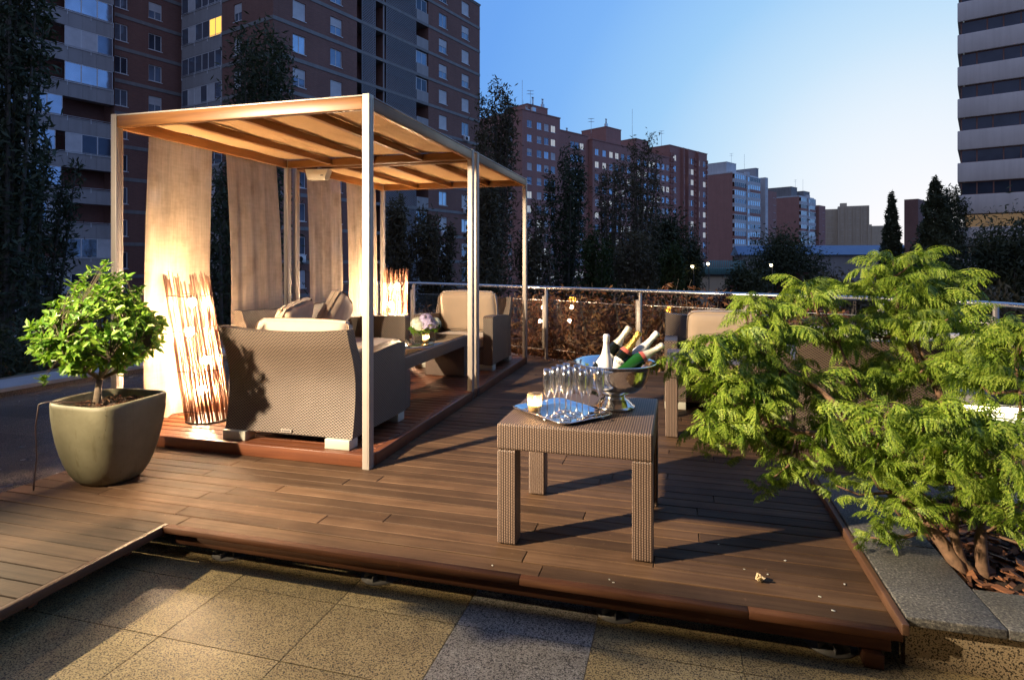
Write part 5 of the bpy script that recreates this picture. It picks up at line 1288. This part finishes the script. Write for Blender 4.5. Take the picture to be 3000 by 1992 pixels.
# ================================================================ TREES
def tree(name, label, u, D, ztop, rad, style, mat, n, leaf, zb=ZG, seed=0, lean=0.0, group=None, cat='tree', limbs=7):
    global RNG
    x, y = at(u, D); RNG = np.random.default_rng(seed + 100); rn = random.Random(seed)
    t = thing(name, label, cat, (x, y, zb), 0, group); H = ztop - zb; b = MB(); P = []; dirs = None
    if style == 'poplar':
        b.tube([(0, 0, 0), (.1, 0, H * .3), (lean * H * .5, 0, H * .8)], [.18 + H * .006, .14, .05], 7)
        for k in range(limbs):
            a = k * 2.4 + rn.random(); r = rad * rn.uniform(.25, .85); h0 = H * rn.uniform(.08, .3); h1 = H * (1 - .28 * (r / rad) ** 2 * rn.uniform(.4, 1.0)) * rn.uniform(.9, 1)
            pts = [Vector((0, 0, h0))] + [Vector((r * math.cos(a) * q ** .7 + lean * (h0 + (h1 - h0) * q), r * math.sin(a) * q ** .7, h0 + (h1 - h0) * q)) for q in (.2, .5, .8, 1.0)]
            b.tube(pts, [.09, .08, .06, .035, .012], 5, False)
            m = n // limbs; q = RNG.uniform(.08, 1, m) ** .8; zz = h0 + (h1 - h0) * q
            sig = rad * .26 * (1.1 - q) + rad * .10
            px = r * math.cos(a) * q ** .7 + lean * zz; py = r * math.sin(a) * q ** .7
            cl = RNG.normal(size=(m, 2)); wob = np.sin(zz * 1.9 + a * 3)[:, None] * .35
            P.append(np.stack([px + (cl[:, 0] + wob[:, 0]) * sig, py + cl[:, 1] * sig, zz + RNG.normal(size=m) * .25], 1))
    elif style == 'broad':
        b.tube([(0, 0, 0), (.1, .05, H * .3), (0, 0, H * .55)], [.06 + H * .018, .05 + H * .012, .04], 7)
        cz = H * .62
        for k in range(limbs * 3):
            d = RNG.normal(size=3); d /= np.linalg.norm(d); c = d * np.array([rad * .68, rad * .68, H * .28]) * RNG.uniform(.5, 1.0) + np.array([0, 0, cz])
            b.tube([(0, 0, H * .4), tuple(c * .6 + np.array([0, 0, H * .16])), tuple(c)], [.05 + H * .004, .04, .015], 4, False)
            m = n // (limbs * 3); P.append(c + RNG.normal(size=(m, 3)) * np.array([rad * .22, rad * .22, H * .075]))
    elif style == 'conifer':
        b.tube([(0, 0, 0), (0, 0, H * .97)], [.1 + H * .014, .03], 7)
        for k in range(limbs * 8):
            q = (k + rn.random()) / (limbs * 8); z = H * (.06 + .92 * q); R = rad * (1 - q) ** .8 * rn.uniform(.7, 1.05) + .08; a = rn.uniform(0, 6.28)
            b.tube([(0, 0, z), (R * math.cos(a), R * math.sin(a), z - R * .15)], [.04, .01], 4, False)
        q = 1 - RNG.uniform(0, 1, n) ** .62; a = RNG.uniform(0, 2 * PI, n); R = rad * (1 - q) ** .8 * (.82 + .2 * np.sin(q * 55 + 2 * a) + .12 * np.sin(5 * a + q * 23)) + .10
        rr = R * RNG.uniform(.25, 1, n) ** .5
        P.append(np.stack([rr * np.cos(a), rr * np.sin(a), H * (.05 + .95 * q) - rr * .2 + RNG.normal(size=n) * .1], 1))
    elif style == 'bush':
        for k in range(limbs):
            a = k * 2.4; e = (rad * .6 * math.cos(a), rad * .6 * math.sin(a), H * rn.uniform(.6, .9)); b.tube([(0, 0, 0), (e[0] * .4, e[1] * .4, H * .4), e], [.05, .03, .01], 4, False)
        m = n; d = RNG.normal(size=(m, 3)); d /= np.linalg.norm(d, axis=1)[:, None]; rr = RNG.uniform(.55, 1.02, m)[:, None]
        P.append(d * rr * np.array([rad, rad, H * .5]) * (1 + .12 * np.sin(7 * d[:, :1] + 5 * d[:, 2:])) + np.array([0, 0, H * .5]))
    if b.f: b.build('trunk' if style != 'bush' else 'stem', M['far_bark'], t)
    P = np.concatenate(P); P = P[P[:, 2] > .02]
    link('crown' if style != 'bush' else 'foliage', fast_mesh('crown', leaf_quads(P, leaf * 1.22), 4, M[mat]), t); return t
g1 = 'windblown poplars before the apartment blocks'
tree('poplar_tree', 'huge dark tree cutting off the top left corner', 10, 19, 13.5, 1.25, 'poplar', 't_dark', 8500, .12, seed=1, lean=.02, limbs=9)
tree('poplar_tree', 'dark slanting tree before the balconies, lower left', 85, 21, 6.2, 1.0, 'poplar', 't_dark', 5000, .10, seed=2, lean=.07, limbs=6)
tree('poplar_tree', 'dark poplar hiding the corner of the lattice block above the pergola', 735, 26, 13.0, 2.0, 'poplar', 't_dark', 11000, .12, seed=3, lean=.01, limbs=9, group=g1)
tree('poplar_tree', 'dark poplar glimpsed between the bright curtains', 655, 23, 6.5, 1.3, 'poplar', 't_dark', 6000, .12, seed=33, group=g1)
tree('poplar_tree', 'tall feathery poplar rising against the sky beside the brick block', 1445, 38, 14.2, 1.75, 'poplar', 't_brown', 9500, .13, seed=4, lean=.018, limbs=9, group=g1)
tree('poplar_tree', 'poplar behind the far left pergola corner', 1165, 30, 4.8, 1.1, 'poplar', 't_brown', 6500, .12, seed=5, group=g1)
tree('poplar_tree', 'poplar behind the glass between the pergola posts', 1270, 31, 4.9, 1.2, 'poplar', 't_brown', 7000, .12, seed=6, group=g1)
tree('poplar_tree', 'dark poplar framed by the last two pergola posts', 1400, 28, 6.0, 1.3, 'poplar', 't_brown', 9000, .11, seed=7, lean=.02, group=g1)
tree('poplar_tree', 'short brown poplar just right of the far corner post', 1560, 30, 4.6, 1.0, 'poplar', 't_brown', 7000, .11, seed=8, group=g1)
tree('poplar_tree', 'dense dark poplar before the second red brick block', 1655, 40, 9.8, 1.65, 'poplar', 't_dark', 8500, .13, seed=9, lean=.01, limbs=9, group=g1)
tree('poplar_tree', 'loose poplar before the windows of the third brick block', 1790, 42, 9.4, 1.5, 'poplar', 't_brown', 5200, .12, seed=10, lean=.012, limbs=7, group=g1)
tree('poplar_tree', 'tall thin poplar reaching above the fourth block roof', 1870, 44, 11.2, 1.9, 'poplar', 't_brown', 6500, .12, seed=11, lean=.02, limbs=8, group=g1)
tree('poplar_tree', 'lower brown poplar in the gap between two tall ones', 1745, 34, 3.6, 1.2, 'poplar', 't_green', 7500, .11, seed=12, group=g1)
tree('poplar_tree', 'brownish poplar clump above the railing post', 1850, 36, 3.4, 1.7, 'poplar', 't_brown', 9000, .12, seed=13, group=g1)
tree('leafy_tree', 'dark green round tree before the end brick block', 1945, 50, 6.0, 2.3, 'broad', 't_dark', 12000, .15, seed=14)
tree('leafy_tree', 'small round dark tree at the foot of the end block', 2020, 52, 4.7, 1.6, 'broad', 't_dark', 8000, .14, seed=15)
tree('leafy_tree', 'slim fresh green young tree left of the teal shed', 1972, 34, 2.6, .8, 'poplar', 't_green', 7000, .11, seed=16)
tree('leafy_tree', 'wide dark willow before the banded towers', 2290, 60, 5.2, 4.3, 'broad', 't_dark', 14000, .17, seed=17)
tree('leafy_tree', 'dark rounded tree right of the teal shed', 2190, 52, 1.4, 2.0, 'broad', 't_dark', 8000, .16, seed=18)
tree('leafy_tree', 'purple leaved tree low among the dark trees', 2330, 40, .35, 2.2, 'broad', 't_red', 8000, .14, seed=19)
tree('leafy_tree', 'dark maroon tree above the shrub on the left', 2150, 38, .2, 1.9, 'broad', 't_red', 7000, .14, seed=29)
tree('leafy_tree', 'dark olive tree filling the middle behind the shrub', 2440, 42, 1.0, 2.8, 'broad', 't_brown', 10000, .16, seed=20)
tree('conifer_tree', 'pointed black cypress standing against the pale sky', 2612, 62, 8.6, 2.1, 'conifer', 't_dark', 14000, .18, seed=21)
tree('conifer_tree', 'broad ragged dark conifer beside the concrete tower', 2740, 50, 8.4, 3.3, 'conifer', 't_dark', 18000, .19, seed=22)
tree('conifer_tree', 'spiky dark conifer close to the tower edge', 2790, 54, 8.8, 1.5, 'poplar', 't_dark', 9000, .14, seed=23, lean=-.01)
tree('leafy_tree', 'dark tree covering the foot of the concrete tower', 2955, 36, 4.6, 2.3, 'broad', 't_dark', 13000, .14, seed=24)
tree('leafy_tree', 'dim tree mass left of the concrete tower foot', 2690, 40, 2.8, 2.4, 'broad', 't_dark', 10000, .15, seed=25)
tree('leafy_tree', 'dim olive bushes beyond the right handrail', 2880, 24, .6, 2.2, 'broad', 't_brown', 10000, .11, seed=26, zb=-5)
tree('leafy_tree', 'low dark bushes beyond the rail behind the shrub', 2560, 30, .9, 2.6, 'broad', 't_brown', 9000, .12, seed=27, zb=-5)
tree('kerb_bush', 'orange tinted bush beyond the left kerb', 95, 14.5, -.6, 1.0, 'bush', 't_orange', 5000, .07, zb=-3.6, seed=41, group='bushes beyond the left kerb', cat='bush')
tree('kerb_bush', 'orange bush glimpsed behind the potted shrub', 210, 15.5, -.55, 1.1, 'bush', 't_orange', 5000, .07, zb=-3.8, seed=42, group='bushes beyond the left kerb', cat='bush')
tree('kerb_bush', 'dark bush at the far left edge over the kerb', 0, 13.0, .2, .9, 'bush', 't_dark', 5000, .07, zb=-3.6, seed=43, group='bushes beyond the left kerb', cat='bush')
tree('kerb_bush', 'dark bush behind the lit curtain and twig lamp', 430, 16, .1, 1.6, 'bush', 't_dark', 6000, .08, zb=-4, seed=44, group='bushes beyond the left kerb', cat='bush')
tree('kerb_bush', 'dark bush seen between the curtains over the sofa', 900, 17, .4, 1.8, 'bush', 't_dark', 6000, .08, zb=-4, seed=45, group='bushes beyond the left kerb', cat='bush')
# copper hedge just outside the balustrade: shrubs side by side
hl = ['copper hedge shrub behind the glass beside the far armchair', 'copper hedge shrub behind the glass right of the corner post', 'copper hedge shrub behind the amber lamp', 'copper hedge shrub above the silver bowl', 'copper hedge shrub behind the white bottle', 'copper hedge shrub behind the leaning bottles', 'copper hedge shrub left of the railing armchair', 'copper hedge shrub behind the railing armchair', 'copper hedge shrub hidden behind the green shrub', 'copper hedge shrub behind the white sofa', 'copper hedge shrub behind the far sofa end']
def hedge(i, x, y, zt, r, mat='hedge', n=6500, leaf=.050):
    global RNG
    RNG = np.random.default_rng(500 + i); t = thing('hedge_shrub', hl[i], 'hedge', (x, y, -1.2), 0, 'copper shrubs of the hedge outside the railing'); H = zt + 1.2
    d = RNG.normal(size=(n, 3)); d /= np.linalg.norm(d, axis=1)[:, None]; rr = RNG.uniform(.45, 1.05, n)[:, None]
    P = d * rr * np.array([r, r * .7, H * .5]) * (1 + .15 * np.sin(6 * d[:, :1] + i)) + np.array([0, 0, H * .5])
    link('foliage', fast_mesh('foliage', leaf_quads(P, leaf, aspect=.5), 4, M[mat]), t)
    b = MB(); rn = random.Random(i)
    for k in range(22):
        a = rn.uniform(0, 6.28); q = rn.random() ** .5; b.tube([(.2 * math.cos(a) * q, .2 * math.sin(a) * q, 0), (r * .5 * q * math.cos(a), r * .4 * q * math.sin(a), H * .6), (r * .9 * q * math.cos(a + .2), r * .6 * q * math.sin(a + .2), H * rn.uniform(.85, 1.08))], [.012, .007, .003], 4, False)
    b.build('stem', M['far_bark'], t)
RH_ = offset(RP, .85)
hs = [(14.5, .55, 1.0), (18.5, .62, .9), (22, .62, .9), (25.5, .70, .9), (29, .78, .95), (32.5, .85, .9), (36, .75, .9), (39.5, .70, .9), (44, .7, 1.0), (49, .75, 1.0), (9.5, .35, 1.1)]
for i, (s, zt, r) in enumerate(hs):
    p, _ = along(RH_, s); hedge(i, p.x, p.y, zt + .18, r)
# ================================================================ LIGHT, SKY, CAMERA
w = bpy.data.worlds.new('World'); SC.world = w; w.use_nodes = True; t = w.node_tree; t.nodes.clear()
out = t.nodes.new('ShaderNodeOutputWorld'); bg = t.nodes.new('ShaderNodeBackground')
SUN_EL, SUN_AZ = math.radians(2.0), math.radians(20)
sky = t.nodes.new('ShaderNodeTexSky'); sky.sky_type = 'NISHITA'; sky.sun_disc = False
sky.sun_elevation = SUN_EL; sky.sun_rotation = SUN_AZ; sky.air_density = 1.0; sky.dust_density = .3; sky.ozone_density = 3.0
# after sunset the sky pales evenly towards the place where the sun went down
tc = t.nodes.new('ShaderNodeTexCoord'); dp = t.nodes.new('ShaderNodeVectorMath'); dp.operation = 'DOT_PRODUCT'
dp.inputs[1].default_value = (math.sin(SUN_AZ), math.cos(SUN_AZ), .0); t.links.new(tc.outputs['Generated'], dp.inputs[0])
mr = t.nodes.new('ShaderNodeMapRange'); mr.inputs[1].default_value = -1; mr.inputs[2].default_value = 1; t.links.new(dp.outputs['Value'], mr.inputs[0])
rp = t.nodes.new('ShaderNodeValToRGB'); cr = rp.color_ramp
stops = [(-1, (.24, .29, .46)), (0, (.22, .31, .60)), (.45, (.15, .33, .80)), (.75, (.165, .41, .94)), (.83, (.22, .49, .98)), (.905, (.37, .66, 1.0)), (.95, (.60, .82, 1.02)), (.98, (.86, .95, 1.04)), (1.0, (1.0, 1.0, 1.05))]
while len(cr.elements) < len(stops): cr.elements.new(.5)
for e, (d, c) in zip(cr.elements, stops): e.position = (d + 1) / 2; e.color = (*c, 1)
t.links.new(mr.outputs[0], rp.inputs[0])
sc_ = t.nodes.new('ShaderNodeMixRGB'); sc_.blend_type = 'MULTIPLY'; sc_.inputs[0].default_value = 1; k_ = 1 / .15; sc_.inputs[2].default_value = (k_, k_, k_, 1); t.links.new(rp.outputs[0], sc_.inputs[1])
mx = t.nodes.new('ShaderNodeMixRGB'); mx.inputs[0].default_value = .06; t.links.new(sc_.outputs[0], mx.inputs[1]); t.links.new(sky.outputs[0], mx.inputs[2])
t.links.new(mx.outputs[0], bg.inputs[0]); t.links.new(bg.outputs[0], out.inputs[0]); bg.inputs[1].default_value = .15
def lamp(name, kind, loc, energy, col, target=None, **kw):
    d = bpy.data.lights.new(name, kind); d.energy = energy; d.color = col
    for k, v in kw.items(): setattr(d, k, v)
    o = bpy.data.objects.new(name, d); C.objects.link(o); o.location = loc
    if target is not None: o.rotation_euler = (Vector(target) - Vector(loc)).to_track_quat('-Z', 'Y').to_euler()
    return o
sd = Vector((math.sin(SUN_AZ) * math.cos(SUN_EL), math.cos(SUN_AZ) * math.cos(SUN_EL), math.sin(SUN_EL)))
lamp('sun', 'SUN', (0, 0, 40), .02, (1, .9, .78), (0 - sd.x, 0 - sd.y, 40 - sd.z), angle=math.radians(10))
lamp('terrace_floodlight', 'SPOT', (-4.4, .45, 2.65), 4900, (1.0, .79, .55), (0.0, 5.2, 1.3), spot_size=math.radians(92), spot_blend=1.0, shadow_soft_size=.06)
lamp('path_floodlight', 'SPOT', (-8.6, 3.25, 2.75), 4600, (1.0, .80, .50), (-.5, 1.75, ZT), spot_size=math.radians(23), spot_blend=.8, shadow_soft_size=.05)
cam = bpy.data.cameras.new('Camera'); cam.lens = FPX / 3000 * 36; cam.sensor_width = 36; cam.shift_y = -(996 - HOR) / 3000
cam.clip_start = .05; cam.clip_end = 3000
co = bpy.data.objects.new('Camera', cam); C.objects.link(co); co.location = (0, 0, CAMH); co.rotation_euler = (PI / 2, 0, YAW); SC.camera = co
SC.view_settings.view_transform = 'Standard'; SC.view_settings.look = 'None'; SC.view_settings.exposure = 0; SC.view_settings.gamma = 1
SC.render.resolution_x, SC.render.resolution_y = 1024, 679
cy_ = SC.cycles; cy_.use_denoising = True; cy_.sample_clamp_indirect = 6; cy_.sample_clamp_direct = 0; cy_.max_bounces = 10; cy_.transparent_max_bounces = 24; cy_.transmission_bounces = 10; cy_.caustics_reflective = False; cy_.caustics_refractive = False
